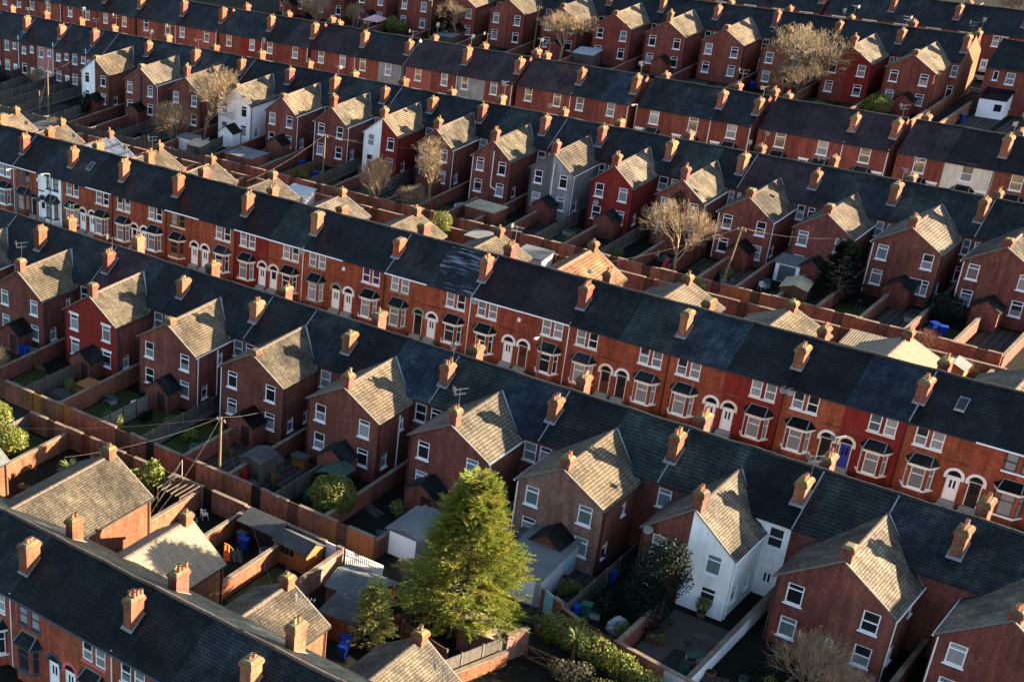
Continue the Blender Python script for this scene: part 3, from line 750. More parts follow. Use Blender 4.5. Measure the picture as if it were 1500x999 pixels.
BWR = ['wing_tan', 'wing_tan', 'wing_slate', 'wing_tan', 'wing_slate', 'wing_tan', 'wing_grey', 'wing_tan', 'wing_slate', 'wing_slate', 'wing_slate']
BCH = [.9, 1.0, 1.0, .3, .15, 1.0, 1.1, .75, 1.2, .9, .5]
BWM = ['brick_rear', 'brick_rear', 'red_paint', 'brick_rear', 'brick_rear', 'brick_rear', 'brick_rear', 'brick_brown', ('brick_rear', 'white_render'), 'brick_rear', 'brick_rear']
GB = 0
for i, (c, hw, te, ez, rz) in enumerate(BW):
    xl = (BW[i-1][0]+c)/2 if i else c-4.6
    xr = (BW[i+1][0]+c)/2 if i < len(BW)-1 else c+4.6
    yE = ROWB['y']-te; z1 = ez-1.75; z0 = z1-2.55
    for side in 'LR':
        wm = BWM[i] if isinstance(BWM[i], str) else BWM[i][0 if side == 'L' else 1]
        white = wm == 'white_render'
        sg = -1 if side == 'L' else 1
        wx = c+sg*(hw-1.25)
        st = R.choice(['top', 'sash', 'top'])
        lin = 'white_trim' if wm == 'red_paint' else None
        items = [dict(x=wx, z=z1, w=1.0, h=1.5, style=st, lintel=lin), dict(x=wx+.04, z=z0, w=1.02, h=1.5, style=st, lintel=lin)]
        if i == 9 and side == 'R': items.append(dict(x=c+.35, z=1.3, w=.45, h=.6, style='none'))
        sit = [dict(y=yE+1.3, z=.95, w=.8, h=1.25, style='top'), dict(y=yE+3.4, z=3.5 if i % 2 else 1.0, w=.6, h=1.05, style='top')]
        if side == 'L': rear = [dict(x=c-hw-.72, z=3.95, w=.95, h=1.5, style='top'), dict(x=c-hw-.72, z=.15, w=.9, h=2.05, k='door', mat=R.choice(['door_white', 'door_white', 'door_blue']))]
        else: rear = [dict(x=c+hw+.72, z=3.9, w=1.0, h=1.55, style='sash'), dict(x=c+hw+.72, z=1.1, w=1.0, h=1.6, style='top')]
        if white: rear[1] = dict(x=c+hw+.75, z=.1, w=.95, h=2.1, k='door')
        rf = BROOF[i][0 if side == 'L' else 1]
        desc = WALLWORD[wm]
        half = 'left' if side == 'L' else 'right'
        if i == 0: lab = f'red brick house, {half} half of pair cut off by left edge, nearest rear-facing row'
        else: lab = f'{desc} house, {half} half of {ORD[i]} gable from left, nearest rear-facing row'
        cfg = dict(label=lab, sky=(c+hw+1.0 if side == 'R' else c-hw-.6, 1.6) if (i, side) in ((8, 'R'), (2, 'L')) else None, roof=rf, rear=rear, rearmat='white_render' if white else 'brick_rear', ridge='ridge_dark', gutter='black_trim', verge=R.random() < .25,
                   wing=dict(c=c, hw=hw, te=te, ez=ez, rz=rz, side=side, mat=wm, sidemat='white_render' if white else 'brick_rear', items=items, sitems=sit, roof=BWR[i],
                             ch=BCH[i], chpots=0 if i in (3, 4, 1, 2, 9) else 2, chmat='brick_rear', chx=.0, aer=(i in (1, 6)), gut='white_trim' if white or (i+(side == 'R')) % 3 == 1 else 'black_trim',
                             out=None if i in (8, 9, 10) else ((.45 if i != 6 else -.9), 2.5, 1.9 if i != 7 else 2.4, 2.05, 2.95, 'brick_rear', 'slate')))
        if i == 7: cfg['wing']['out'] = (.45, 2.6, 2.1, 2.3, 3.3, 'brick_rear', 'slate')
        if side == 'R' and i < len(BST): cfg.update(stacks='fr', stmat='brick_rear' if i % 3 == 1 else 'brick_orange', sx=BST[i], pots=[3, 3, 2, 2, 1, 3, 4, 3, 3, 4, 4][i])
        cfg['ends'] = 'L' if (i == 0 and side == 'L') else 'R' if (i == len(BW)-1 and side == 'R') else ''
        h = house(ROWB, c if side == 'R' else xl, xr if side == 'R' else c, cfg)
        if i in (8,) and side == 'L': dish(h, c-hw+.4, yE-.1, 5.0, .4)
        # white waste pipe on some gables
        if side == 'R' and i in (3, 5): pipe(h, [(c+hw+.3, yE+2.6, 5.2), (c+hw+.3, yE+2.6, .3)], 'white_trim', .06, 'soil_pipe')

# ---- row C: the bay-windowed fronts
CS = [-66, -58, -49.8, -41.9, -34.1, -26.3, -17, -8.4, 1.0, 10.1, 19.6, 28.4, 37.6, 46.4, 55.5, 64.7]
CROOF = [('slate',)*2, ('slate', 'tile_black'), ('slate', 'slate'), ('slate', 'tile_black'), ('tile_black', 'slate'), ('tile_black', 'slate'), ('tile_black', 'tile_grey'), ('tile_black', 'tile_black'),
         ('slate', 'tile_frost'), ('tile_plum', 'tile_plum'), ('slate', 'tile_grey'), ('slate_blue', 'tile_black'), ('tile_black', 'slate_blue'), ('tile_black', 'tile_black'), ('tile_black', 'slate')]
CF = {(2, 0): dict(fr='brown_trim', trim='dark_trim'), (2, 1): dict(fmat='white_render', fr='black_trim', trim='dark_trim'), (5, 0): dict(fr='brown_trim', bayframe='brown_trim', baypane='pane_warm'),
      (6, 0): dict(fmat='red_paint'), (7, 0): dict(trim='green_trim'), (7, 1): dict(pane='pane_purple'), (8, 0): dict(trim='green_trim', door='door_dark'), (10, 0): dict(trim='cream_trim'),
      (11, 1): dict(fmat='red_paint'), (12, 1): dict(fmat='red_paint', door='door_blue'), (13, 1): dict(fr='black_trim', trim='white_trim'), (9, 1): dict(baypane='pane_dark'), (6, 1): dict(trim='cream_trim')}
CWR = ['wing_tan', 'wing_tan', 'solar', 'wing_tan', 'wing_slate', 'wing_slate', 'wing_grey', 'wing_tan', 'wing_tan', 'wing_orange', 'wing_tan', 'wing_tan', 'corrugated', 'wing_tan', 'wing_slate']
for i in range(len(CS)-1):
    a, b = CS[i], CS[i+1]; mid = (a+b)/2
    for k in (0, 1):
        o = CF.get((i, k), {}); x0, x1 = (a, mid) if k == 0 else (mid, b)
        bx = a+1.6 if k == 0 else b-1.6; dx = mid-.72 if k == 0 else mid+.72
        trim = o.get('trim', R.choice(['white_trim', 'white_trim', 'white_trim', 'cream_trim'])); fr = o.get('fr', 'upvc')
        fmat = o.get('fmat', 'brick_front')
        items = [dict(x=bx-.55, z=4.2, w=.84, h=1.45, style='sash', fr=fr, sill=None, pane=o.get('pane', R.choice(['pane_net', 'pane_half', 'pane_net', 'pane_teal']))),
                 dict(x=bx+.55, z=4.2, w=.84, h=1.45, style='sash', fr=fr, sill=None, pane=o.get('pane', R.choice(['pane_net', 'pane_half', 'pane_net', 'pane_dark'])))]
        items.append(dict(x=dx, z=.5, w=.92, h=2.05, k='door', mat=o.get('door', R.choice(['door_white']*5+['door_dark', 'door_wood'])), glassy=R.random() < .7))
        rf = CROOF[i][k]
        desc = WALLWORD[fmat]
        skyl = (x0+2.6, 2.0) if (i, k) in ((13, 0), (3, 0)) else None
        half = 'left' if k == 0 else 'right'
        wr = CWR[i]
        lab = (f'{desc} bay-windowed house, {half} of the {ORD[i]} arched-door pair from left, middle row' if i else f'red brick house, {half} of pair beyond the left edge, middle bay-windowed row')
        wing = dict(c=mid, hw=3.3, te=8.7 if i != 9 else 10.0, ez=5.4 if i != 9 else 5.2, rz=7.0 if i != 9 else 7.4, side='LR'[k], mat='brick_orange', roof=wr, ch=.7, chpots=1, valley=True)
        if i == 9: wing['c'] = mid-.4
        cfg = dict(label=lab, sky=skyl, roof=rf, front=items, fmat=fmat, ridge='ridge_dark', verge=(k == 0 and R.random() < .35), wing=wing, gutter='black_trim' if R.random() < .6 else 'white_trim')
        if k == 1 or i == 0: cfg.update(stacks='fr', sx=b, pots=R.choice([0, 0, 2, 3, 4]), stmat='brick_front')
        if i == 9: cfg['pots'] = 4
        cfg['ends'] = 'L' if (i, k) == (0, 0) else 'R' if (i, k) == (len(CS)-2, 1) else ''
        h = house(ROWC, x0, x1, cfg)
        yf = ROWC['y']-HD
        link('lintel', bar_mesh('lintel', 2.1, .24, -.04, .05, trim), h, Vector((bx, yf, 5.65))-rootloc(h))
        link('sill', bar_mesh('sill', 2.05, .13, -.1, .05, trim), h, Vector((bx, yf, 4.07))-rootloc(h))
        bay(h, bx, yf, dict(fmat=fmat, trim=trim, bayframe=o.get('bayframe', 'upvc' if fr == 'upvc' else fr), baypane=o.get('baypane', R.choice(['pane_net', 'pane_net', 'pane_half']))))
        arch_surround(h, dx, yf, 2.56, .47, .68, trim, .5)
        st = MB(); st.box(dx-.6, dx+.6, yf-.75, yf-.003, 0, .25); st.box(dx-.55, dx+.55, yf-.4, yf-.004, .25, .48); st.build('doorstep', ['stone_step'], h)
        sc = MB()
        if k == 0: sc.box(bx+1.35, x1-.01, yf-.02, yf+.01, 3.62, 3.78)
        else: sc.box(x0+.01, bx-1.35, yf-.02, yf+.01, 3.62, 3.78)
        sc.build('string_course', ['brick_rear'], h)
        if k == 1: pipe(h, [(x1-.06, yf-.06, 6.0), (x1-.06, yf-.06, .1)], R.choice(['black_trim', 'white_trim', 'black_trim']))
        if (i, k) in ((6, 1), (12, 0), (11, 1), (9, 0)): dish(h, (x0 if k == 0 else x1-.5)+.3, yf-.1, 5.6, .6)
        if R.random() < .35:
            e = MB(); e.box(mid-.12, mid+.16, yf-.12, yf-.003, 4.75, 5.1)
            if k == 0: e.build('alarm_box', ['white_trim'], h)

# ---- row D: second row of backs
DW = [(-71.4, 2.6), (-62.9, 2.9), (-54.8, 2.6), (-46.4, 2.6), (-38.9, 2.35), (-31.3, 2.4), (-24.0, 2.4), (-16.65, 2.3), (-9.25, 2.4), (-1.9, 2.5), (5.1, 2.35), (12.5, 2.5), (19.3, 2.7), (26.8, 2.75), (34.3, 3.0), (42.2, 3.1)]
DST = [-68.1, -59.4, -51.4, -43.4, -36.3, -28.8, -22, -15.3, -7.2, -.35, 7.6, 15.3, 22.8, 30.5, 38.2, 46.0]
DWM = {0: ('white_render', 'brick_rear'), 3: ('white_render', 'white_render'), 6: ('white_render', 'red_paint'), 9: ('dark_render', 'grey_render'), 10: ('red_paint', 'red_paint')}
DCH = [.2, .3, 1.3, .3, .25, 1.3, 1.0, 1.0, 1.1, 1.1, 1.1, 1.2, .7, .75, .9, .6]
DF = [-108.0, -104.2, -100.4, -96.6, -92.8, -89.0, -85.3, -81.7, -78.5, -75.6]
for j in range(len(DF)-1):
    x0, x1 = DF[j], DF[j+1]; pk = j == 5
    m1 = 'pink_paint' if pk else 'brick_rear'
    xm = (x0+x1)/2
    rear = [dict(x=xm-.85, z=4.0, w=.95, h=1.5 if j % 2 else 1.1, style='top'), dict(x=xm+.85, z=4.4, w=.75, h=1.0, style='top'), dict(x=xm-.85, z=1.0, w=1.05, h=1.5, style='top'),
            dict(x=xm+.9, z=.1, w=.85, h=2.0, k='door')]
    cfg = dict(label=f'{WALLWORD[m1]} flat-backed house, {ORD[j+1]} from left end of second rear-facing row', roof=R.choice(['slate', 'slate', 'tile_black', 'slate']), rear=rear, rmat=m1, gutter='black_trim', verge=(j % 2 == 0))
    if j % 2 == 1: cfg.update(stacks='fr', sx=x1-.1)
    cfg['ends'] = 'L' if j == 0 else ''
    h = house(ROWD, x0, x1, cfg)
    pipe(h, [(x1-.12, ROWD['y']-HD-.07, 6.6), (x1-.12, ROWD['y']-HD-.07, .2)], 'white_trim' if j % 2 else 'black_trim', .06)
for i, (c, hw) in enumerate(DW):
    xl = (DW[i-1][0]+c)/2 if i else -75.6
    xr = (DW[i+1][0]+c)/2 if i < len(DW)-1 else c+4
    te = 9.8; yE = ROWD['y']-te; ez = 5.55; rz = 7.55
    if i in (12, 13): ez = 5.2; rz = 7.2
    for side in 'LR':
        wm = DWM.get(i, ('brick_rear',)*2)[0 if side == 'L' else 1]
        sg = -1 if side == 'L' else 1; wx = c+sg*(hw-1.02)
        st = R.choice(['top', 'sash', 'top'])
        items = [dict(x=wx, z=ez-1.75, w=.95, h=1.5, style=st), dict(x=wx, z=ez-4.3, w=.98, h=1.5, style=st)]
        if i == 14 and side == 'R': items[1] = dict(x=wx-.35, z=1.2, w=1.9, h=1.5, style='side')
        sit = [dict(y=yE+1.5, z=1.0, w=.8, h=1.2, style='top')]
        gapL = c-hw-xl; gapR = xr-c-hw
        if side == 'L': rear = [dict(x=c-hw-gapL/2, z=3.9, w=min(.95, gapL-.35), h=1.5, style='top'), dict(x=c-hw-gapL/2, z=.15, w=min(.85, gapL-.3), h=2.0, k='door')]
        else: rear = [dict(x=c+hw+gapR/2, z=3.9, w=min(1.0, gapR-.3), h=1.55, style='sash'), dict(x=c+hw+gapR/2, z=1.05, w=min(1.0, gapR-.3), h=1.6, style='top')]
        half = 'left' if side == 'L' else 'right'
        smat = wm if wm in ('white_render', 'grey_render', 'red_paint') else 'brick_rear'
        wroof = ['wing_tan', 'wing_grey', 'wing_tan', 'wing_slate', 'wing_tan', 'wing_slate', 'wing_tan', 'wing_slate', 'wing_slate', 'wing_grey', 'wing_grey', 'wing_slate', 'wing_slate', 'wing_slate', 'wing_grey', 'wing_slate'][i]
        cfg = dict(label=f'{WALLWORD[wm]} house, {half} half of the {ORD[i+1]} gable from left, second rear-facing row', roof=['slate', 'tile_black', 'slate', 'slate', 'tile_grey', 'slate'][(i*2+(side == 'R')) % 6] if i != 12 else 'tile_plum',
                   rear=rear, rmat=wm if wm == 'white_render' else 'brick_rear', verge=(side == 'L' and i % 3 == 0),
                   wing=dict(c=c, hw=hw, te=te, ez=ez, rz=rz, side=side, mat=wm, sidemat=smat, items=items, sitems=sit, roof=wroof, ch=DCH[i], chpots=2 if DCH[i] > .8 else 0,
                             chmat='brick_rear' if wm != 'white_render' else 'brick_orange', gut=R.choice(['black_trim', 'white_trim']), chx=-.1,
                             out=((.1 if i % 2 else .5), 2.3, 1.8, 2.0, 2.85, 'white_render' if i == 3 else 'brick_rear', 'slate', 'door_white' if i in (1, 9) else 'door_dark') if i not in (2, 5, 8) else None))
        if side == 'R': cfg.update(stacks='fr', sx=min(DST[i], xr-.36) if DST[i] > c else xr-.36, pots=R.choice([1, 2, 3]))
        cfg['ends'] = 'R' if (i == len(DW)-1 and side == 'R') else ''
        h = house(ROWD, c if side == 'R' else xl, xr if side == 'R' else c, cfg)
        if i == 10 and side == 'L': dish(h, c-hw+.9, yE-.1, 3.2, .4)
        if side == 'R' and i in (1, 8, 9): pipe(h, [(c+.25, yE-.07, 6.4), (c+.25, yE-.07, 2.2), (c+1.0, yE-.07, 1.9)], 'white_trim' if i != 1 else 'black_trim', .06, 'soil_pipe')

# ---- row E: blocks of street fronts
EB = [(-121, -105.3, [-119, -115.5, -112.3, -108.3]), (-104.9, -88.6, [-103.2, -99.2, -95.1, -91.0]), (-88.2, -71.9, [-86.3, -81.8, -78.8, -73.9]), (-71.4, -54.9, [-69.5, -65.1, -61.8, -57.2]),
      (-54.4, -39.0, [-52.6, -48.9, -45.5, -41.3]), (-38.5, -22.3, [-36.5, -32.4, -29.3, -25.0]), (-21.7, -6.5, [-20.0, -16.0, -12.9, -8.8]), (-5.6, 8.4, [-3.2, 1.6, 6.2]), (9.2, 23.4, [11.8, 16.5, 21.0]), (24.2, 38.6, [26.6, 31.3, 36.0]), (39.4, 54, [42, 46.5, 51.2])]
EF = {(2, 3): 'salmon_paint', (4, 3): 'grey_render', (5, 0): 'salmon_paint', (5, 2): 'grey_render', (3, 1): 'red_paint', (9, 1): 'cream_render'}
EROOF = {5: ['tile_plum']*4, 4: ['tile_plum', 'tile_plum', 'slate', 'tile_plum'], 6: ['tile_plum', 'tile_brown', 'slate', 'slate_blue'], 8: ['tile_plum']*3, 9: ['tile_plum', 'tile_plum', 'slate'], 3: ['slate', 'slate', 'slate', 'tile_plum']}
for i, (a, b, wx) in enumerate(EB):
    n = len(wx); yf = ROWE['y']-HD
    for j in range(n):
        x0 = a+(b-a)*j/n; x1 = a+(b-a)*(j+1)/n; fm = EF.get((i, j), 'brick_far'); ww = 1.0 if n == 4 else 1.15
        hh = 1.7; lin = 'white_trim' if fm not in ('grey_render', 'cream_render') else None
        items = [dict(x=wx[j], z=4.0, w=ww, h=hh, style=R.choice(['sash', 'top', 'sash']), lintel=lin, sill='white_trim', pane=R.choice(['pane_half', 'pane_net', 'pane_net', 'pane_warm']))]
        dxx = x0+.8 if wx[j] > (x0+x1)/2 else x1-.8
        items.append(dict(x=dxx, z=.3, w=.9, h=2.05, k='door', mat=R.choice(['door_white', 'door_wood', 'door_dark'])))
        hasbay = (n == 3)
        if not hasbay: items.append(dict(x=wx[j], z=1.0, w=1.3, h=1.7, style='cross', lintel='white_trim', sill='white_trim'))
        else: items.append(dict(x=dxx, z=2.6, w=.9, h=.5, style='none', lintel='white_trim', sill=None))
        lab = f'{WALLWORD[fm]} house, {ORD[j+1]} from left in {ORD[i+1]} block from left, upper street row'
        ends = ('L' if j == 0 else '')+('R' if j == n-1 else '')
        cfg = dict(label=lab, roof=EROOF.get(i, ['slate', 'slate', 'tile_black', 'slate'])[j], front=items, fmat=fm, ends=ends, ridge='ridge_dark')
        mid_stack = (n == 4 and j == 1) or (n == 3 and j < 2)
        if j == n-1 or mid_stack: cfg.update(stacks='fr' if i % 2 else 'f', sx=x1-(.4 if j == n-1 else 0), pots=R.choice([2, 3]))
        if j == 0: cfg.update(stacks='r', sx=x0+.4, pots=2)
        if j % 2 == 0 and j < n-1 or n == 3:
            pass
        h = house(ROWE, x0, x1, cfg)
        if hasbay: bay(h, wx[j] if abs(wx[j]-x0) > 1.4 and abs(x1-wx[j]) > 1.4 else (x0+x1)/2, yf, dict(fmat=fm, baypane='pane_net'))
        if j in (1, n-1): pipe(h, [(x1-.1, yf-.06, 6), (x1-.1, yf-.06, .1)], R.choice(['black_trim', 'white_trim']))

# ---- row F: far row of backs
FW = [-85.0, -77.0, -68.8, -60.6, -52.4, -44.0, -35.2, -26.9, -18.9, -10.7, -2.3, 6.0, 13.6]
FCH = [.9, .9, .9, .9, .9, 1.0, .3, .3, 1.2, .4, 1.1, 1.2, .5]
for i, c in enumerate(FW):
    xl = (FW[i-1]+c)/2 if i else c-4; xr = (FW[i+1]+c)/2 if i < len(FW)-1 else 17.6
    hw = 2.95; te = 10.2; yE = ROWF['y']-te; ez = 5.6; rz = 7.55
    for side in 'LR':
        wm = 'red_paint' if (i == 11 and side == 'R') else 'brick_far'
        sg = -1 if side == 'L' else 1; wx = c+sg*(hw-1.15)
        items = [dict(x=wx, z=3.75, w=1.0, h=1.5, style=R.choice(['top', 'sash'])), dict(x=wx, z=1.15, w=1.0, h=1.5, style='top')]
        gp = (c-hw-xl) if side == 'L' else (xr-c-hw)
        gx = xl+gp/2 if side == 'L' else c+hw+gp/2
        rear = [dict(x=gx, z=3.9, w=min(.95, gp-.3), h=1.5, style='sash'), dict(x=gx, z=1.1, w=min(.95, gp-.3), h=1.6, style='top')] if gp > .7 else []
        half = 'left' if side == 'L' else 'right'
        cfg = dict(label=f'{WALLWORD[wm]} house, {half} half of the {ORD[i+1]} gable from left, far rear-facing row', roof=R.choice(DARK[:3]), rear=rear, ends='R' if (i == len(FW)-1 and side == 'R') else '', fmat='brick_orange' if i == len(FW)-1 else 'brick_pale', rmat='brick_far' if wm != 'red_paint' else wm,
                   wing=dict(c=c, hw=hw, te=te, ez=ez, rz=rz, side=side, mat=wm, sidemat=wm, items=items, sitems=[], roof=R.choice(['wing_slate', 'wing_grey', 'wing_tan']), ch=FCH[i], chpots=2 if FCH[i] > .8 else 0,
                             out=(.4, 2.2, 1.7, 2.0, 2.8, 'brick_far', 'slate') if i % 2 == 0 else None))
        if side == 'R': cfg.update(stacks='fr', sx=xr-.5 if i < len(FW)-1 else xr-.4, pots=R.choice([2, 3]))
        house(ROWF, c if side == 'R' else xl, xr if side == 'R' else c, cfg)
for j in range(6):
    x0 = 20.6+j*4.3; x1 = x0+4.3; xm = (x0+x1)/2
    rear = [dict(x=xm-.9, z=4.2, w=.6, h=1.2, style='none'), dict(x=xm+.8, z=3.9, w=1.0, h=1.5, style='sash'), dict(x=xm+.9, z=.9, w=1.6, h=1.6, style='cross')]
    cfg = dict(label=f'red brick flat-backed house, {ORD[j+1]} right of the lit gable end, far rear-facing row', roof='slate', rear=rear, ends='L' if j == 0 else '', rmat='brick_far')
    if j % 2 == 0: cfg.update(stacks='fr', sx=x1, pots=2)
    house(ROWF, x0, x1, cfg)

# ---- row G: farthest fronts
GX = [-75+i*4.3 for i in range(16)]
GX = [x for x in GX if x < -7.5]+[-6.2+4.25*k for k in range(12)]
k0 = 0
for j in range(len(GX)-1):
    x0, x1 = GX[j], GX[j+1]
    if x1-x0 > 4.4 or x1-x0 < 3.5: x1 = min(x1, -6.9)
    if x0 < -6.9 < x1: x1 = -6.9
    if x1-x0 < 2: continue
    xm = (x0+x1)/2; yf = ROWG['y']-HD
    fr = 'upvc'
    items = [dict(x=xm-.5, z=4.2, w=.82, h=1.4, style='sash', sill=None), dict(x=xm+.5, z=4.2, w=.82, h=1.4, style='sash', sill=None), dict(x=xm-1.2, z=.3, w=.9, h=2.0, k='door')]
    k0 += 1
    cfg = dict(label=f'red brick house, {ORD[k0] if k0 <= 20 else "twenty "+ORD[k0-20]} from left in the farthest street-facing row', roof=R.choice(['slate', 'slate', 'tile_black']), front=items,
               ends=('R' if abs(x1+6.9) < .1 else '')+('L' if abs(x0+6.2) < .1 else ''))
    if j % 2: cfg.update(stacks='fr', sx=x1-(.4 if abs(x1+6.9) < .1 else 0), pots=R.choice([2, 3]))
    if x0 > -8 and j % 2:
        cfg['wing'] = dict(c=x1-.01, hw=2.6, te=9, ez=5.2, rz=7, side='L', mat='brick_far', roof='wing_slate')
    h = house(ROWG, x0, x1, cfg)
    link('lintel', bar_mesh('lintel', 2.0, .24, -.04, .05, 'white_trim'), h, Vector((xm, yf, 5.6))-rootloc(h))
    link('sill', bar_mesh('sill', 1.95, .13, -.1, .05, 'white_trim'), h, Vector((xm, yf, 4.07))-rootloc(h))

# ---- row A: bottom left
AX = [(-4.6, -.2, 0), (-.2, 4.1, 1), (4.1, 8.6, 0), (8.6, 13.2, 1), (13.2, 17.7, 0), (17.7, 22.1, 1), (22.1, 26.6, 0), (26.6, 31.1, 1), (31.1, 35.6, 0), (35.6, 40.1, 1), (40.1, 44.6, 0), (44.6, 49, 1)]
AWING = {0: (-5.2, 3.2, 10.2, 4.1, 6.3, 'corrugated_dark', .6), 2: (7.6, 3.65, 11.9, 5.4, 7.55, 'wing_slate', .75), 4: (16.1, 3.05, 10.4, 3.95, 6.2, 'corrugated', .7), 6: (25.2, 3.0, 9.7, 3.6, 5.45, 'wing_slate', .8), 8: (34.8, 2.9, 10.0, 3.65, 5.75, 'wing_slate', .7), 10: (44, 2.9, 10, 3.7, 5.8, 'wing_slate', .7)}
AF = {4: dict(fr='dark_trim', trim='dark_trim'), 5: dict(trim='pink_trim', fr='upvc'), 6: dict(), 3: dict(trim='white_trim')}
AROOF = ['slate', 'slate', 'tile_grey', 'slate', 'slate', 'tile_black', 'slate', 'slate', 'slate', 'slate', 'slate', 'slate']
ANAME = ['cut off by the left edge', 'cut off by the left edge', 'cut off by the left edge', 'cut off by the left edge', 'with dark window frames', 'with pink lintels and sills', 'right of the pink lintels', 'ending at the bottom edge', 'below the bottom edge', 'below the bottom edge', 'below the bottom edge', 'below the bottom edge']
for j, (x0, x1, k) in enumerate(AX):
    o = AF.get(j, {}); bx = x0+1.6 if k == 0 else x1-1.6; dx = x1-.72 if k == 0 else x0+.72
    trim = o.get('trim', 'white_trim'); fr = o.get('fr', 'upvc')
    items = [dict(x=bx-.55, z=4.1, w=.84, h=1.5, style='sash', fr=fr, sill=None, pane='pane_half'), dict(x=bx+.55, z=4.1, w=.84, h=1.5, style='sash', fr=fr, sill=None, pane='pane_net'),
             dict(x=dx, z=.4, w=.92, h=2.05, k='door')]
    wi = AWING.get(j if k == 0 else j-1)
    cfg = dict(label=f'red brick bay-windowed house {ANAME[j]}, {"left" if k == 0 else "right"} of its pair, bottom left row', roof=AROOF[j], front=items, ridge='ridge_tile', gutter='dark_trim')
    if j in (0, 1, 2, 3): cfg['label'] = f'red brick house {["farthest outside", "second outside", "third outside", "just inside"][j]} the left edge, bottom left row'
    if j >= 7: cfg['label'] = f'red brick house, {ORD[j-5]} house right of the pink lintels, bottom left row'
    if wi:
        cfg['wing'] = dict(c=wi[0], hw=wi[1], te=wi[2], ez=wi[3], rz=wi[4], side='LR'[k], mat='brick_orange', roof=wi[5], ch=wi[6], chpots=1, ridge='ridge_tile', valley=False)
        if k == 0: x1w = wi[0]
    if k == 1: cfg.update(stacks='fr', sx={1: 4.1, 3: 13.1, 5: 22.1, 7: 31.0}.get(j, x1), pots=[0, 3, 0, 2, 0, 5, 0, 2, 0, 3, 0, 3][j], stz=9.1)
    # party line follows the wing's ridge so both halves meet there
    cfg['ends'] = 'L' if j == 0 else 'R' if j == len(AX)-1 else ''
    h = house(ROWA, x0, x1, cfg)
    yf = ROWA['y']-HD
    link('lintel', bar_mesh('lintel', 2.1, .24, -.04, .05, trim), h, Vector((bx, yf, 5.6))-rootloc(h))
    link('sill', bar_mesh('sill', 2.05, .13, -.1, .05, trim), h, Vector((bx, yf, 3.97))-rootloc(h))
    bay(h, bx, yf, dict(fmat='brick_front', trim=trim, bayframe=fr, baypane='pane_half'))
    arch_surround(h, dx, yf, 2.46, .47, .68, trim, .5)
    if k == 1: pipe(h, [(x1-.06, yf-.06, 6.0), (x1-.06, yf-.06, .1)], 'white_trim')

# ------------------------------------------------------------------ ground, streets, lanes, yards
def sheet(name, x0, x1, y0, y1, z, mat):
    m = MB(); m.face([(x0, y0, z), (x1, y0, z), (x1, y1, z), (x0, y1, z)]); return struct(m.build(name, [mat]))
sheet('ground', -1500, 1500, -1200, 1500, 0, 'earth')
def street(y0, y1, x0, x1):
    sheet('road', x0, x1, y0+2.2, y1-2.2, .008, 'asphalt')
    for a, b in ((y0, y0+2.2), (y1-2.2, y1)):
        m = MB(); m.box(x0, x1, a, b, -.1, .12, 0); struct(m.build('pavement', ['paving']))
    for yy in (y0+2.2, y1-2.2):
        m = MB(); d = .07 if yy == y0+2.2 else -.07
        m.box(x0, x1, yy+.002*(1 if d > 0 else -1), yy+d*1.6, -.1, .123, 0); struct(m.build('kerb', ['kerb']))
    m = MB(); x = x0
    while x < x1: m.box(x, x+2, (y0+y1)/2-.05, (y0+y1)/2+.05, .009, .012); x += 6
    struct(m.build('road_marking', ['paint_line']))
street(-12.4, -2.2, -140, 140); street(51.0, 64.4, -160, 140); street(116.4, 126.0, -160, 140); street(-75, -63.5, -80, 120)
for y0, y1 in ((-37.1, -35.0), (23.8, 26.2), (88.2, 91.3), (150, 153)): sheet('back_lane', -160, 140, y0, y1, .006, 'lane')
YARD = ['grass', 'paving', 'earth', 'grass', 'gravel', 'paving', 'grass']
def yards(xs, y0, y1, kinds=None):
    for i in range(len(xs)-1):
        k = kinds[i] if kinds and i < len(kinds) else R.choice(YARD)
        if k == 'earth': continue
        nm = {'grass': 'lawn', 'paving': 'yard_paving', 'gravel': 'yard_gravel'}[k]
        f = R.random()
        sheet(nm, xs[i]+.3, xs[i+1]-.3, y0+.3, y1-.2 if k != 'grass' or f < .4 else y0+(y1-y0)*.7, .01+.002*(i % 2), k)
BX = [-18.2, -13.6, -9, -4.4, .2, 4.8, 9.3, 13.8, 18.5, 23.2, 27.8, 32.4, 36.9, 41.3, 46, 50.6, 55.2, 59.8]
yards(BX, -34.6, -26, ['grass', 'gravel', 'grass', 'grass', 'grass', 'paving', 'paving', 'earth', 'earth', 'earth', 'paving', 'paving', 'earth', 'gravel', 'earth', 'earth', 'grass'])
AXY = [-9.6, -5, -.4, 4.3, 9.2, 13.6, 18.3, 22.3]
yards(AXY, -46.4, -37.6, ['grass', 'earth', 'paving', 'earth', 'grass', 'earth', 'grass'])
DX = [-108, -104.2, -100.4, -96.6, -92.8, -89, -85.3, -81.7, -78.5, -75.6, -71.4, -67.1, -62.9, -58.8, -54.8, -50.6, -46.4, -42.6, -38.9, -35.1, -31.3, -27.6, -24, -20.3, -16.65, -12.9, -9.25, -5.6, -1.9, 1.6, 5.1, 8.8, 12.5, 15.9, 19.3, 23, 26.8, 30.5, 34.3, 38.2, 42.2, 46.2]
yards(DX, 26.6, 36.5)
FX = [-72.9, -68.8, -64.7, -60.6, -56.5, -52.4, -48.2, -44, -39.6, -35.2, -31, -26.9, -22.9, -18.9, -14.8, -10.7, -6.5, -2.3, 1.8, 6, 9.8, 13.6, 17.6]
yards(FX, 91.8, 101.5)
yards([20.6+4.3*j for j in range(7)], 95, 107.5, ['paving']*6)
sheet('yard_paving', 17.9, 20.3, 91, 116, .009, 'lane')
CX = []
for a, b in zip(CS, CS[1:]): CX += [a, (a+b)/2]
yards(CX, 13, 23.4)

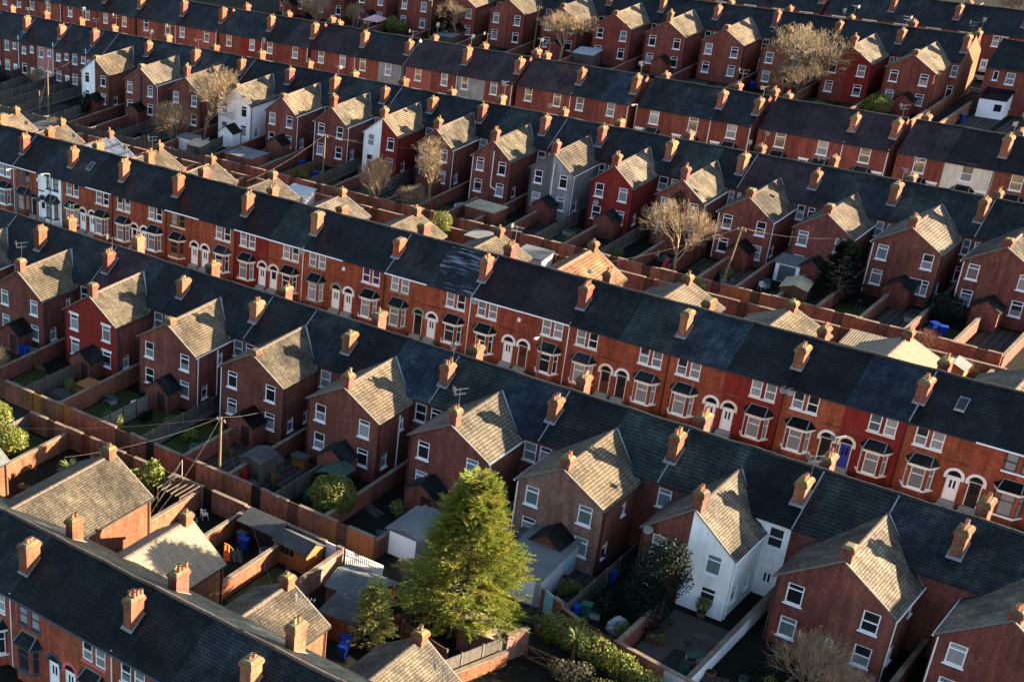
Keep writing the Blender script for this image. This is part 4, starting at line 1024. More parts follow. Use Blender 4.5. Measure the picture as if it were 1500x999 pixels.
# ------------------------------------------------------------------ walls, fences
def brick_wall(label, p0, p1, h=1.85, mat='brick_lane', gates=(), cap='coping', t=.22, group=None, name='brick_wall', cat='wall'):
    p0 = Vector((p0[0], p0[1], 0)); p1 = Vector((p1[0], p1[1], 0)); L = (p1-p0).length; d = (p1-p0)/L; n = d.cross(UP)
    root = thing(name, label, cat, p0, 0, group)
    m = MB(); a = 0
    segs = []
    for g in sorted(gates): segs.append((a, g[0]-g[1]/2)); a = g[0]+g[1]/2
    segs.append((a, L))
    for a0, a1 in segs:
        if a1-a0 > .05: m.obox(p0, d, n, a0, a1, -t/2, t/2, 0, h-.08)
    m.build('masonry', [mat], root)
    k = MB()
    for a0, a1 in segs:
        if a1-a0 > .05: k.obox(p0, d, n, a0-.0, a1+.0, -t/2-.05, t/2+.05, h-.08, h)
    k.build('coping', [cap], root)
    for g in gates:
        q = MB(); q.obox(p0, d, n, g[0]-g[1]/2+.01, g[0]+g[1]/2-.01, -.04, .04, .03, g[3] if len(g) > 3 else h-.05); q.build('gate', [g[2]], root)
    return root
def fence(label, p0, p1, h=1.7, panel='planks_grey', post='concrete', base=.3, span=1.85, group=None, cat='fence'):
    p0 = Vector((p0[0], p0[1], 0)); p1 = Vector((p1[0], p1[1], 0)); L = (p1-p0).length; d = (p1-p0)/L; n = d.cross(UP)
    root = thing('fence', label, cat, p0, 0, group); k = max(1, round(L/span)); rz = math.atan2(d.y, d.x)
    def pm():
        m = MB(); m.box(-.055, .055, -.055, .055, 0, h+.1); return m.mesh('post', [post])
    pmesh = cached(('post', round(h, 2), post), pm)
    for i in range(k+1): link('post', pmesh, root, d*(L*i/k), rz)
    s = L/k
    def qm():
        m = MB(); m.box(.06, s-.06, -.02, .02, base, h); m.box(.06, s-.06, -.035, .035, h-.04, h+.02)
        return m.mesh('panel', [panel])
    q = cached(('panel', round(s, 2), round(h, 2), panel, base), qm)
    def bm():
        m = MB(); m.box(.06, s-.06, -.03, .03, 0, base-.01); return m.mesh('gravel_board', ['concrete'])
    bq = cached(('gb', round(s, 2), base), bm) if base else None
    for i in range(k):
        link('panel', q, root, d*(s*i), rz)
        if bq: link('gravel_board', bq, root, d*(s*i), rz)
    return root
GAB = lambda i: ORD[i]
# back wall of the nearest rear-facing row, one length for each yard
BG = {0: [(1.9+.5, .9, 'gate_brown')], 1: [(2.2, .95, 'gate_orange')], 2: [(1.3, .95, 'gate_orange')], 3: [(3.2, 1.6, 'planks_brown', 1.9)], 4: [(1.6, .9, 'gate_black')], 5: [(1.0, 1.7, 'planks_red', 1.9)],
      6: [(3.3, .9, 'gate_black')], 7: [(2.3, .95, 'gate_brown')], 8: [(2.0, .95, 'gate_brown')]}
for i in range(len(BX)-1):
    if i > 8: break
    x0, x1 = BX[i], BX[i+1]; k = i//2+1 if i % 2 else i//2+1
    gate = {'gate_orange': 'orange gate', 'gate_black': 'black gate', 'gate_brown': 'brown gate', 'planks_brown': 'wide plank gate', 'planks_red': 'red plank gate'}[BG[i][0][2]]
    mat = 'orange_render' if i == 8 else 'brick_lane'
    lab = f'{"orange rendered" if i == 8 else "red brick"} lane wall with {gate}, {"left" if i % 2 == 0 else "right"} of {ORD[i//2+1] if i%2 == 0 else ORD[(i+1)//2]} gable\'s centre, nearest row'
    lab = f'{"orange rendered" if mat != "brick_lane" else "red brick"} lane wall with {gate}, {ORD[i+1]} length from the left edge'
    brick_wall(lab, (x0+.01, -34.8), (x1-.01, -34.8), 1.95+R.random()*.12, mat, BG[i], group='back wall of the nearest rear-facing row')
brick_wall('short brick wall end beside the turquoise gate', (35.0, -32.4), (36.9, -33.2), 1.9, 'brick_lane', [(.75, .95, 'gate_blue')])
fence('rusty red timber fence above the ivy hedge', (38.6, -33.9), (41.2, -34.6), 1.7, 'planks_red', 'wood_pole', 0, 1.3)
brick_wall('low brick wall end running from turquoise gate to red fence', (36.9, -33.2), (38.6, -33.9), 1.6, 'brick_lane')
brick_wall('red brick lane wall behind the ivy hedge', (41.2, -34.6), (44.8, -35.2), 1.8, 'brick_lane')
for i, mt in enumerate(['concrete_white', 'gate_brown', 'concrete_white']):
    brick_wall(['pale concrete panel wall right of the ivy hedge', 'dark timber wall between two pale panels by the ivy hedge', 'pale panel wall at the bottom edge below the bare shrub'][i], (44.8+i*1.9, -35.2-.25*i), (46.7+i*1.9, -35.45-.25*i), 1.8, mt)
brick_wall('red brick lane wall below the bare shrub at bottom right', (50.5, -36), (62, -37), 1.8)
# dividers between the yards of the nearest rear-facing row
for i, x in enumerate(BX):
    ys, ye = (-25.75, -34.65) if i % 2 else (-21.0, -34.65)
    if i % 2 and i < 16: ys = -27.9
    pl = f'under the {ORD[(i+1)//2]} gable' if i % 2 else f'between gables {ORD[i//2]} and {ORD[i//2+1]}'
    if i == 0: pl = 'left of the first gable'
    if i in (1, 7): fence(f'grey timber fence dividing yards {pl}, nearest row', (x, ys), (x, ye), 1.6, 'planks_grey', 'wood_pole', 0, group='yard dividers of the nearest row')
    elif i == 2: brick_wall(f'reddish brick yard wall {pl}, nearest row', (x, ys), (x, ye), 1.75, 'brick_lane', group='yard dividers of the nearest row')
    elif i == 3: fence(f'pale concrete panel fence with red posts {pl}, nearest row', (x, ys), (x, ye), 1.6, 'concrete', 'planks_red', 0, group='yard dividers of the nearest row')
    elif i == 4: fence(f'weathered timber fence on brick footing {pl}, nearest row', (x, ys), (x, ye), 1.65, 'planks_grey', 'concrete', .55, group='yard dividers of the nearest row')
    elif i in (12, 15): fence(f'pale timber fence {pl}, nearest row', (x, ys), (x, ye), 1.5, 'planks_grey', 'concrete', .3, group='yard dividers of the nearest row')
    elif i == 11: continue
    elif i == 14: brick_wall(f'white rendered yard wall {pl}, nearest row', (x, ys), (x, ye), 1.3, 'white_render', group='yard dividers of the nearest row')
    else: brick_wall(f'dark brick yard wall {pl}, nearest row', (x, ys), (x, ye), 1.6, 'brick_rear', group='yard dividers of the nearest row')
# wall of the bottom left row along the lane
AGT = {0: [(2.5, .9, 'gate_brown')], 1: [(2.0, .9, 'planks_red')], 2: [(2.2, 1.0, 'gate_brown')], 3: [(1.5, .9, 'gate_brown')], 4: [(.7, .9, 'gate_black')], 5: [(.9, .9, 'gate_black')], 6: [(3.0, .95, 'gate_white', 1.8)]}
for i in range(len(AXY)-1):
    brick_wall(f'brown brick lane wall with {dict(gate_brown="brown gate", planks_red="red gate", gate_black="black doorway", gate_white="white door")[AGT[i][0][2]]}, {ORD[i+1]} length of the bottom left yards',
               (AXY[i]+.01, -37.35), (AXY[i+1]-.01, -37.35), 1.85+R.random()*.1, 'brick_lane' if i < 4 else 'brick_brown', AGT[i], group='lane wall of the bottom left row')
for i, x in enumerate(AXY):
    y0 = -45.2 if i == 4 else -46.5
    if i in (0, 2): fence(f'{"grey" if i == 0 else "curved brown"} timber fence between yards at the left edge', (x, y0), (x, -37.6), 1.6, 'planks_brown' if i else 'planks_grey', 'concrete', .2)
    elif i == 7: brick_wall('brick yard wall with pale panels right of the orange shed', (x, -44), (x, -37.6), 1.8, 'brick_brown')
    else: brick_wall(f'sunlit brick yard wall, {ORD[i]} divider of the bottom left yards', (x, y0), (x, -37.6), 1.55, 'brick_orange', group='yard dividers of the bottom left row')
m_root = thing('palisade_fence', 'white palisade fence across the lane right of the orange shed', 'fence', (22.4, -37.2, 0))
m = MB()
for zz in (.4, 1.3): m.box(22.4, 25.6, -37.22, -37.18, zz, zz+.08)
m.build('rail', ['concrete'], m_root)
def pal():
    q = MB(); q.box(-.05, .05, -.03, .03, 0, 1.7); q.prism([(-.05, 1.7), (.05, 1.7), (0, 1.82)], -.03, .03); return q.mesh('pale', ['white_trim'])
for k in range(20): link('pale', cached('pale', pal), m_root, (.08+k*.16, -.07, 0))
fence('brown wattle fence panel under the giant conifer', (30.0, -41.6), (33.8, -42.4), 1.5, 'planks_brown', 'wood_pole', 0, 1.9)
fence('grey lattice-topped fence with pale posts below the giant conifer', (33.9, -46.0), (36.0, -39.2), 1.9, 'planks_grey', 'concrete', .5, 1.8)
brick_wall('sunlit brick wall footing outside the lattice-topped fence', (34.3, -46.2), (36.4, -39.4), 1.1, 'brick_orange')
fence('short sunlit timber fence between the two conifers', (28.9, -41.2), (30.6, -39.4), 1.3, 'planks_brown', 'wood_pole', 0, 1.2)
brick_wall('brick pier wall beside the lane gate under the giant conifer', (36.1, -39.1), (36.7, -37.4), 2.1, 'brick_brown')
g = thing('timber_gate', 'dark braced timber gate across the yard mouth below the hedge', 'gate', (37.0, -38.0, 0))
m = MB(); m.box(37.0, 39.4, -38.05, -37.97, .15, .25); m.box(37.0, 39.4, -38.05, -37.97, 1.05, 1.15); m.box(37.0, 37.1, -38.05, -37.97, .25, 1.05); m.box(39.3, 39.4, -38.05, -37.97, .25, 1.05)
m.build('gate_frame', ['planks_brown'], g)
m = MB(); m.tube((37.1, -38.01, .25), (39.3, -38.01, 1.05), .04, .04, 5); m.tube((37.1, -38.01, 1.05), (39.3, -38.01, .25), .04, .04, 5); m.build('brace', ['planks_brown'], g)
# second rear-facing row: lane wall and dividers
for i in range(6, len(DX)-1):
    x0, x1 = DX[i], DX[i+1]
    gt = [((x1-x0)*.6, .9, R.choice(['gate_brown', 'gate_brown', 'planks_brown', 'gate_blue' if i > 38 else 'gate_brown']))] if x1-x0 > 2.6 else []
    rend = abs(x0-23) < .1
    if i < 17: fence(f'grey fence along the lane, {ORD[i-5]} length from left behind the second row', (x0, 26.4), (x1, 26.4), 1.6, 'planks_grey', 'concrete', .3, group='lane fences of the second rear-facing row')
    else:
        kk = i-16
        brick_wall(f'{"orange rendered" if rend else "red brick"} lane wall, {ORD[kk] if kk <= 20 else "twenty "+ORD[kk-20]} brick length from left behind the second row', (x0+.01, 26.4), (x1-.01, 26.4), 1.8+R.random()*.15,
                   'orange_render' if rend else 'brick_lane', gt, group='lane walls of the second rear-facing row')
for i, x in enumerate(DX):
    if x == -75.6: continue
    isw = any(abs(x-c) < .05 for c, _ in DW); ys = 34.6 if isw else 42.5
    lab = f'yards of the second rear-facing row, {ORD[i+1] if i < 20 else "twenty "+ORD[i-19] if i < 39 else "last"} divider from left'
    if i < 11 or i in (13, 14, 16, 18, 21, 23, 29, 31): fence('grey timber fence between '+lab, (x, ys), (x, 26.6), 1.55, 'planks_grey', 'concrete', .3, group='yard dividers of the second row')
    elif i in (20, 33): fence('brown timber fence between '+lab, (x, ys), (x, 26.6), 1.55, 'planks_red' if i == 33 else 'planks_brown', 'wood_pole', 0, group='yard dividers of the second row')
    else: brick_wall('brick wall between '+lab, (x, ys), (x, 26.6), 1.5, 'brick_rear', group='yard dividers of the second row')
# middle row: lane wall and dividers behind it
for i in range(1, len(CX)-1, 1):
    x0, x1 = CX[i], CX[i+1]
    brick_wall(f'brick lane wall behind the middle row, {ORD[i] if i <= 20 else "twenty "+ORD[i-20]} length from left', (x0+.01, 23.6), (x1-.01, 23.6), 1.75, 'brick_lane', [(1.3, .9, 'gate_brown')], group='lane wall of the middle row')
    if i % 2 == 0: brick_wall(f'brick wall between yards behind the middle row, {ORD[i//2]} from left', (x0, 8.2), (x0, 23.4), 1.6, 'brick_orange', group='yard dividers of the middle row')
# far row
for i in range(len(FX)-1):
    x0, x1 = FX[i], FX[i+1]
    brick_wall(f'red brick lane wall, {ORD[i+1] if i < 20 else "twenty "+ORD[i-19]} length from left behind the far row', (x0+.01, 91.6), (x1-.01, 91.6), 1.8, 'brick_lane', [(2, .9, 'gate_brown')], group='lane wall of the far row')
    if i % 2 == 0: brick_wall(f'brick wall between yards of the far row, {ORD[i//2+1]} from left', (x0, 107.8), (x0, 91.8), 1.5, 'brick_rear', group='yard dividers of the far row')
brick_wall('long brick wall beside the passage at the lit gable end', (17.7, 107.8), (17.7, 92), 1.9, 'brick_orange')
brick_wall('brick wall on the far side of the passage by the white porch', (20.4, 106.5), (20.4, 93), 1.6, 'brick_orange')
# low front walls of the middle row
for i in range(2, len(CS)-1):
    brick_wall(f'low brick front wall under the {ORD[i]} pair of the middle row', (CS[i]+.1, -2.0), (CS[i+1]-.1, -2.0), .75, 'brick_front', [((CS[i+1]-CS[i])/2-.1, 1.9, 'gate_black', .7)], group='front walls of the middle row')

# ------------------------------------------------------------------ sheds, garages, porches
def shed(name, label, x, y, w, d, h, rise, wall, roof, rz=0, door=None, win=False, axis='x', cat='shed', skew=0, ov=.12):
    """box with a pitched roof (rise>0 gable along axis; skew>0 mono-pitch)"""
    t = thing(name, label, cat, (x, y, 0), rz); m = MB()
    X = Vector((1, 0, 0)); YV = Vector((0, 1, 0))
    ops = []
    if door: ops.append((w/2+door[0]-door[1]/2, w/2+door[0]+door[1]/2, .03, door[2]))
    wl = []
    if win: wl = [(.25, w*.62, 1.0, 1.55)]; 
    wallface(m, (-w/2, -d/2, 0), X, w, h, ops+wl if not (door and win) else ops, 0, .05)
    wallface(m, (w/2, -d/2, 0), YV, d, h, [], 0); wallface(m, (w/2, d/2, 0), -X, w, h, [], 0); wallface(m, (-w/2, d/2, 0), -YV, d, h, [], 0)
    if rise and axis == 'y':
        m.face([(-w/2, -d/2, h), (w/2, -d/2, h), (0, -d/2, h+rise)]); m.face([(w/2, d/2, h), (-w/2, d/2, h), (0, d/2, h+rise)])
    if rise and axis == 'x':
        m.face([(w/2, -d/2, h), (w/2, d/2, h), (w/2, 0, h+rise)]); m.face([(-w/2, d/2, h), (-w/2, -d/2, h), (-w/2, 0, h+rise)])
    if skew:
        m.face([(w/2, -d/2, h), (w/2, d/2, h), (w/2, d/2, h+skew)]); m.face([(-w/2, d/2, h), (-w/2, -d/2, h), (-w/2, d/2, h+skew)]); m.face([(w/2, d/2, h), (-w/2, d/2, h), (-w/2, d/2, h+skew), (w/2, d/2, h+skew)])
    o = m.build('wall', [wall], t, org=(0, 0, 0))
    r = MB(); a, b = w/2+ov, d/2+ov
    if rise and axis == 'x':
        z = h+rise+.03; k = rise/(d/2); zb = z-k*b
        r.slab([(-a, -b, zb), (a, -b, zb), (a, 0, z), (-a, 0, z)], .06); r.slab([(-a, .001, z), (a, .001, z), (a, b, zb), (-a, b, zb)], .06)
    elif rise:
        z = h+rise+.03; k = rise/(w/2); zb = z-k*a
        r.slab([(-a, -b, zb), (0, -b, z), (0, b, z), (-a, b, zb)], .06); r.slab([(.001, -b, z), (a, -b, zb), (a, b, zb), (.001, b, z)], .06)
    else:
        k = skew/d if skew else 0
        r.slab([(-a, -b, h+.04-k*ov), (a, -b, h+.04-k*ov), (a, b, h+skew+.04+k*ov), (-a, b, h+skew+.04+k*ov)], .1)
    r.build('roof', [roof], t, org=(0, 0, 0))
    if door:
        q = MB(); q.box(door[0]-door[1]/2, door[0]+door[1]/2, -d/2+.01, -d/2+.045, .03, door[2])
        if door[1] > 1.8:
            for k in range(6): q.box(door[0]-door[1]/2+.02, door[0]+door[1]/2-.02, -d/2-.004, -d/2+.01, .12+k*.32, .36+k*.32)
        q.build('door', [door[3]], t, org=(0, 0, 0))
    for q0 in wl:
        q = MB(); q.box(-w/2+q0[0], -w/2+q0[1], -d/2+.02, -d/2+.045, q0[2], q0[3], 0)
        n = 4
        for k in range(n+1):
            xx = -w/2+q0[0]+(q0[1]-q0[0])*k/n; q.box(xx-.025, xx+.025, -d/2-.004, -d/2+.02, q0[2], q0[3], 1)
        q.build('window', ['pane_dark', wall], t, org=(0, 0, 0))
    return t
shed('garage', 'flat-roofed concrete garage with white door beside the giant conifer', 32.9, -29.2, 3.3, 6.4, 2.35, 0, 'concrete_white', 'felt_pale', rad(4), (0, 2.5, 2.05, 'door_white'), cat='garage')
q = MB(); q.box(1.655, 1.68, .6, 2.2, .9, 1.75); q.build('window', ['gate_blue'], bpy.data.objects['garage'], org=(0, 0, 0))
shed('garage', 'pitched-roof concrete garage with white slatted door left of the giant conifer', 24.6, -31.3, 2.7, 4.0, 2.1, .35, 'concrete', 'felt_pale', 0, (0, 2.2, 1.95, 'door_white'), axis='y', cat='garage')
shed('garden_shed', 'orange timber shed with window strip and grey roof by the lane', 19.4, -38.7, 3.0, 1.9, 1.75, .55, 'planks_orange', 'felt', rad(-3), None, True)
shed('lean_to_shed', 'open lean-to with grey-green felt roof left of the orange shed', 15.9, -38.4, 3.2, 1.5, 1.7, 0, 'gate_black', 'felt', 0, None, skew=.35)
shed('corrugated_shed', 'shed with ribbed grey roof behind the small conifer', 25.8, -40.3, 3.6, 3.2, 1.9, .5, 'brick_rear', 'corrugated_dark', rad(5), axis='x')
shed('felt_roof_shed', 'dark flat felt-roofed shed left of the small conifer', 26.8, -43.5, 2.6, 2.4, 1.9, 0, 'planks_brown', 'felt', rad(5), skew=.2)
shed('grey_shed', 'weathered grey shed beside the utility pole in the nearest row', 9.6, -30.6, 1.9, 2.3, 1.9, .35, 'planks_grey', 'felt', 0, (0, .8, 1.7, 'gate_brown'), axis='y')
shed('green_shed', 'green felt-roofed shed behind the round topiary bush', 15.4, -28.4, 1.9, 2.2, 1.8, .35, 'gate_black', 'felt_green', 0, axis='y')
shed('store_box', 'ochre timber store box against the gable left of the green shed', 11.1, -27.0, 1.2, .8, .9, 0, 'gate_orange', 'felt', 0)
shed('coal_store', 'brick coal store with black opening below the garage', 31.0, -27.2, 1.5, 1.4, 1.9, 0, 'brick_rear', 'felt', 0)
shed('open_shed', 'flat tan-roofed open shed behind the brown wattle fence', 34.3, -38.9, 2.6, 2.0, 1.8, 0, 'brick_brown', 'felt_tan', rad(10), skew=.15)
shed('log_store', 'low timber enclosure of pale planks beside red gable', -10.2, -28.9, 2.4, 1.5, 1.0, 0, 'planks_grey', 'planks_orange', 0)
# between the middle row and the second rear row
shed('white_porch', 'white framed glazed porch against a gable in the second row', 24.9, 35.8, 2.3, 1.7, 2.0, 0, 'upvc', 'felt_pale', 0, (.0, 1.6, 1.75, 'pane_teal'), skew=.3, cat='porch')
shed('timber_shed', 'dark shed with tan roof beside the dark fir in second row', 27.4, 30.6, 2.3, 2.6, 1.9, .4, 'planks_brown', 'felt_tan', rad(8), axis='y')
shed('corrugated_store', 'store with pale ribbed sheet roof behind the middle row', 37.0, 21.0, 3.4, 2.6, 1.9, 0, 'brick_orange', 'corrugated', rad(0), skew=.3)
shed('garden_pavilion', 'small pavilion with pale pitched roof behind the middle row', 43.9, 21.4, 2.0, 1.6, 1.9, .5, 'planks_orange', 'felt_pale', 0, axis='y')
shed('flat_store', 'brick store with tan flat roof near the paddling pool', -6.2, 31.2, 3.6, 2.6, 2.0, 0, 'brick_rear', 'felt_tan', rad(-4))
shed('brick_garage', 'brick garage with patchy flat roof left of a utility pole', -38.6, 29.6, 4.2, 3.2, 2.1, 0, 'brick_rear', 'felt_pale', rad(-3), cat='garage')
shed('white_roof_shed', 'shed with white sheet roof behind the middle row', -25.2, 22.2, 3.0, 2.4, 2.0, 0, 'concrete_white', 'tarp', 0, skew=.25)
shed('flat_roof_outbuilding', 'flat-roofed brick outbuilding at left behind the middle row', -66.5, 22.0, 4.2, 3.2, 2.2, 0, 'brick_orange', 'felt', 0)
shed('tiny_shed', 'small timber shed under the bare trees at left', -46.6, 29.8, 2.2, 1.8, 1.7, 0, 'planks_grey', 'felt_tan', 0, skew=.2)
shed('wash_house', 'low white-walled store under the big bare tree', -49.5, 31.5, 2.6, 1.8, 1.7, 0, 'white_render', 'felt_pale', 0)
shed('brick_shed', 'brick shed with pale flat roof below the second row gables', -2.0, 25.0-1.9, 2.6, 2.4, 2.0, 0, 'brick_orange', 'felt_pale', 0)
shed('ridge_shed', 'pale ribbed shed right of the orange-tiled wing', 4.6, 22.0, 3.0, 2.4, 1.9, 0, 'concrete_white', 'felt_pale', 0, skew=.2)
# far row
shed('white_porch', 'white timber porch with door on the flat-backed far house', 22.9, 106.6, 3.0, 2.6, 2.5, 0, 'upvc', 'slate', 0, (-.5, 1.0, 2.05, 'door_white'), skew=.7, cat='porch')
q = MB(); q.box(.35, 1.2, -1.33, -1.31, 1.0, 1.9); q.build('window', ['pane_dark'], bpy.data.objects['white_porch.001'], org=(0, 0, 0))
shed('pale_roof_shed', 'shed with pale green-white roof right of a bare tree, far row', -29.2, 99.6, 3.2, 2.6, 2.0, 0, 'planks_grey', 'tarp', 0, skew=.3)
shed('low_shed', 'low grey shed near the dark fir in the far row', -51.5, 97.5, 3.0, 2.4, 1.9, 0, 'planks_grey', 'felt_pale', 0)
t = thing('garden_gazebo', 'pink canopy gazebo in a far row yard', 'gazebo', (-66.0, 99.0, 0))
m = MB()
for sx in (-1, 1):
    for sy in (-1, 1): m.tube((sx*1.4-66, sy*1.4+99, 0), (sx*1.4-66, sy*1.4+99, 2.1), .04, .04, 5)
m.build('frame', ['metal_grey'], t)
m = MB(); A = [(-67.6, 97.4, 2.1), (-64.4, 97.4, 2.1), (-64.4, 100.6, 2.1), (-67.6, 100.6, 2.1)]
for k in range(4): m.face([A[k], A[(k+1) % 4], (-66, 99, 2.9)])
m.build('canopy', ['fabric_pink'], t)
t = thing('pergola', 'sunlit slatted pergola in a bottom left yard', 'pergola', (8.1, -38.8, 0))
m = MB()
for px, py in ((6.9, -39.8), (9.1, -39.8), (6.9, -37.9), (9.1, -37.9)): m.box(px-.05, px+.05, py-.05, py+.05, 0, 2.0)
m.build('post', ['planks_brown'], t)
m = MB()
for k in range(7): m.box(6.6+k*.45, 6.68+k*.45, -40.1, -37.7, 2.0, 2.1)
m.build('slats', ['planks_grey'], t)

# ------------------------------------------------------------------ yard things
def make_bin(label, mat, loc, rz, group):
    t = thing('wheelie_bin', label, 'wheelie bin', loc, rz, group); m = MB()
    b = [(-.22, -.25, .08), (.22, -.25, .08), (.22, .22, .08), (-.22, .22, .08)]; u = [(-.28, -.33, .98), (.28, -.33, .98), (.28, .3, .98), (-.28, .3, .98)]
    m.face(b[::-1])
    for k in range(4): j = (k+1) % 4; m.face([b[k], b[j], u[j], u[k]])
    m.face(u)
    m.build('body', [mat], t, org=(0, 0, 0))
    m = MB(); v = [(-.3, -.36, .985), (.3, -.36, .985), (.3, .33, 1.04), (-.3, .33, 1.04)]; m.slab([(x, y, z+.05) for x, y, z in v], .05); m.tube((-.28, .36, 1.0), (.28, .36, 1.0), .025, .025, 6)
    m.build('lid', [mat], t, org=(0, 0, 0))
    for s in (-1, 1):
        m = MB(); m.tube((s*.24, .26, .1), (s*.31, .26, .1), .1, .1, 10); m.build('wheel', ['rubber'], t, org=(0, 0, 0))
    return t
BINS = [('bin_blue', 15.5, -40.0, 'blue wheelie bin under the lean-to in the bottom left yard'), ('bin_grey', 14.9, -39.5, 'grey wheelie bin left of the blue one under the lean-to'),
        ('bin_blue', 27.9, -45.0, 'blue wheelie bin left of the small conifer'), ('bin_blue', 28.3, -45.9, 'second blue wheelie bin below the small conifer'),
        ('bin_blue', 36.9, -26.2, 'blue wheelie bin in the shaded yard right of the garage'), ('bin_blue', 37.0, -31.6, 'blue wheelie bin behind the turquoise gate'), ('bin_green', 37.6, -31.0, 'dark green wheelie bin behind the turquoise gate'),
        ('bin_blue', 39.4, 31.6, 'blue wheelie bin, left of two below the dark bush'), ('bin_blue', 40.3, 31.2, 'blue wheelie bin, right of two below the dark bush'),
        ('bin_blue', -15.6, 40.2, 'blue wheelie bin beside the red and white gable yard'), ('bin_blue', 8.7, -29.6, 'blue wheelie bin left of the weathered grey shed'), ('plastic_red', 9.3, -32.2, 'red bin behind the utility pole'),
        ('bin_blue', -20.9, -27.4, 'blue wheelie bin by the first gable at left'), ('bin_blue', -20.2, -27.3, 'second blue wheelie bin by the first gable at left'), ('bin_green', -19.5, -27.2, 'green wheelie bin by the first gable at left'),
        ('bin_blue', 27.2, 28.2, 'blue wheelie bin outside the orange rendered lane wall'), ('bin_blue', -29.4, 31.6, 'blue wheelie bin in a yard beside a utility pole'), ('bin_blue', -33.2, 34.0, 'blue wheelie bin below the white gabled house'),
        ('bin_blue', -5.3, 101.0, 'blue wheelie bin under the big brown tree'), ('bin_blue', 21.0, 101.5, 'blue wheelie bin near the white porch'), ('bin_grey', 53.9, -33.5, 'grey wheelie bin behind the bare shrub at bottom right'),
        ('bin_blue', 35.4, -27.8+3.0, 'blue wheelie bin between garage and gable'), ('bin_green', 5.0, -33.6, 'teal lidded bin in the third gable yard'), ('bin_blue', 38.6, -43.6, 'blue wheelie bin at the bottom edge beside grey shrub')]
protos = {}
for mt, x, y, lab in BINS:
    if mt not in protos: protos[mt] = make_bin(lab, mt, (x, y, .012), R.random()*6, 'wheelie bins in the yards')
    else: dup(protos[mt], (x, y, .012), R.random()*6, lab)
def make_chair(label, mat, loc, rz):
    t = thing('garden_chair', label, 'chair', loc, rz, 'plastic garden chairs'); m = MB()
    m.box(-.23, .23, -.22, .22, .41, .45); m.build('seat', [mat], t, org=(0, 0, 0))
    m = MB(); m.slab([(-.23, .2, .86), (.23, .2, .86), (.23, .26, .86), (-.23, .26, .86)], .41); m.build('backrest', [mat], t, org=(0, 0, 0))
    for sx in (-1, 1):
        for sy in (-1, 1):
            m = MB(); m.tube((sx*.2, sy*.19, .42), (sx*.25, sy*.25, 0), .025, .022, 6); m.build('leg', [mat], t, org=(0, 0, 0))
        m = MB(); m.box(sx*.25-.025, sx*.25+.025, -.2, .22, .63, .66); m.tube((sx*.25, -.18, .44), (sx*.25, -.18, .63), .02, .02, 5); m.build('armrest', [mat], t, org=(0, 0, 0))
    return t
wc = make_chair('white plastic chair on sunlit grass by the brown brick wall', 'plastic_white', (10.6, -38.6, .015), 2.6)
for x, y, lab in ((24.0, 31.6, 'white plastic chair behind the orange rendered lane wall'), (12.6, 33.0, 'white plastic chair in front of the red painted gable'), (-49.0, 34.5, 'white plastic chair beside the big bare tree'), (38.0, 33.6, 'white plastic chair under the wide window gable')):
    dup(wc, (x, y, .015), R.random()*6, lab)
tc = make_chair('teal plastic chair on the lawn of the third gable yard', 'plastic_teal', (-5.6, -33.3, .015), 1.0)
for x, y, lab in ((-.9, -28.2, 'teal plastic chair beside the third gable porch'), (-54.5, 30.5, 'teal plastic chair below the second gable of the second row'), (-29.8, 33.2, 'teal plastic chair beside a blue bin, second row')): dup(tc, (x, y, .015), R.random()*6, lab)
t = thing('trampoline', 'round black trampoline with a patterned cloth on its rim beside the conifer', 'trampoline', (29.9, -26.9, 0)); m = MB(); n = 20
for k in range(n):
    a0, a1 = 2*math.pi*k/n, 2*math.pi*(k+1)/n
    m.face([(29.9, -26.9, .72), (29.9+1.35*math.cos(a0), -26.9+1.35*math.sin(a0), .75), (29.9+1.35*math.cos(a1), -26.9+1.35*math.sin(a1), .75)])
m.build('bed', ['gate_black'], t)
m = MB()
for k in range(n):
    a0, a1 = 2*math.pi*k/n, 2*math.pi*(k+1)/n; m.tube((29.9+1.42*math.cos(a0), -26.9+1.42*math.sin(a0), .78), (29.9+1.42*math.cos(a1), -26.9+1.42*math.sin(a1), .78), .07, .07, 6, cap=False)
m.build('rim', ['door_blue'], t)
for k in range(6):
    a0 = 2*math.pi*k/6; m = MB(); m.tube((29.9+1.4*math.cos(a0), -26.9+1.4*math.sin(a0), 0), (29.9+1.4*math.cos(a0), -26.9+1.4*math.sin(a0), .76), .035, .035, 6); m.build('leg', ['metal_grey'], t)
m = MB(); m.slab([(28.6, -26.2, .9), (29.5, -25.6, .92), (29.3, -25.2, .93), (28.3, -25.8, .88)], .06); tag(m.build('cloth', ['tarp']), 'pale patterned cloth draped on the trampoline rim', 'cloth')
t = thing('paddling_pool', 'grey round paddling pool in a yard of the second row', 'paddling pool', (-10.2, 33.4, 0)); m = MB(); n = 20
for k in range(n):
    a0, a1 = 2*math.pi*k/n, 2*math.pi*(k+1)/n
    for r0, r1, z0, z1 in ((1.0, 1.08, 0, .55), (1.08, .92, .55, .6), (.92, .86, .6, .35)):
        m.face([(-10.2+r0*math.cos(a0), 33.4+r0*math.sin(a0), z0), (-10.2+r0*math.cos(a1), 33.4+r0*math.sin(a1), z0), (-10.2+r1*math.cos(a1), 33.4+r1*math.sin(a1), z1), (-10.2+r1*math.cos(a0), 33.4+r1*math.sin(a0), z1)])
m.build('wall', ['tarp'], t)
m = MB(); m.face([(-10.2+.9*math.cos(2*math.pi*k/n), 33.4+.9*math.sin(2*math.pi*k/n), .36) for k in range(n)]); m.build('water', ['felt_pale'], t)
t = thing('toddler_swing', 'orange plastic swing frame on the shaded lawn', 'swing', (15.6, -41.9, 0)); m = MB()
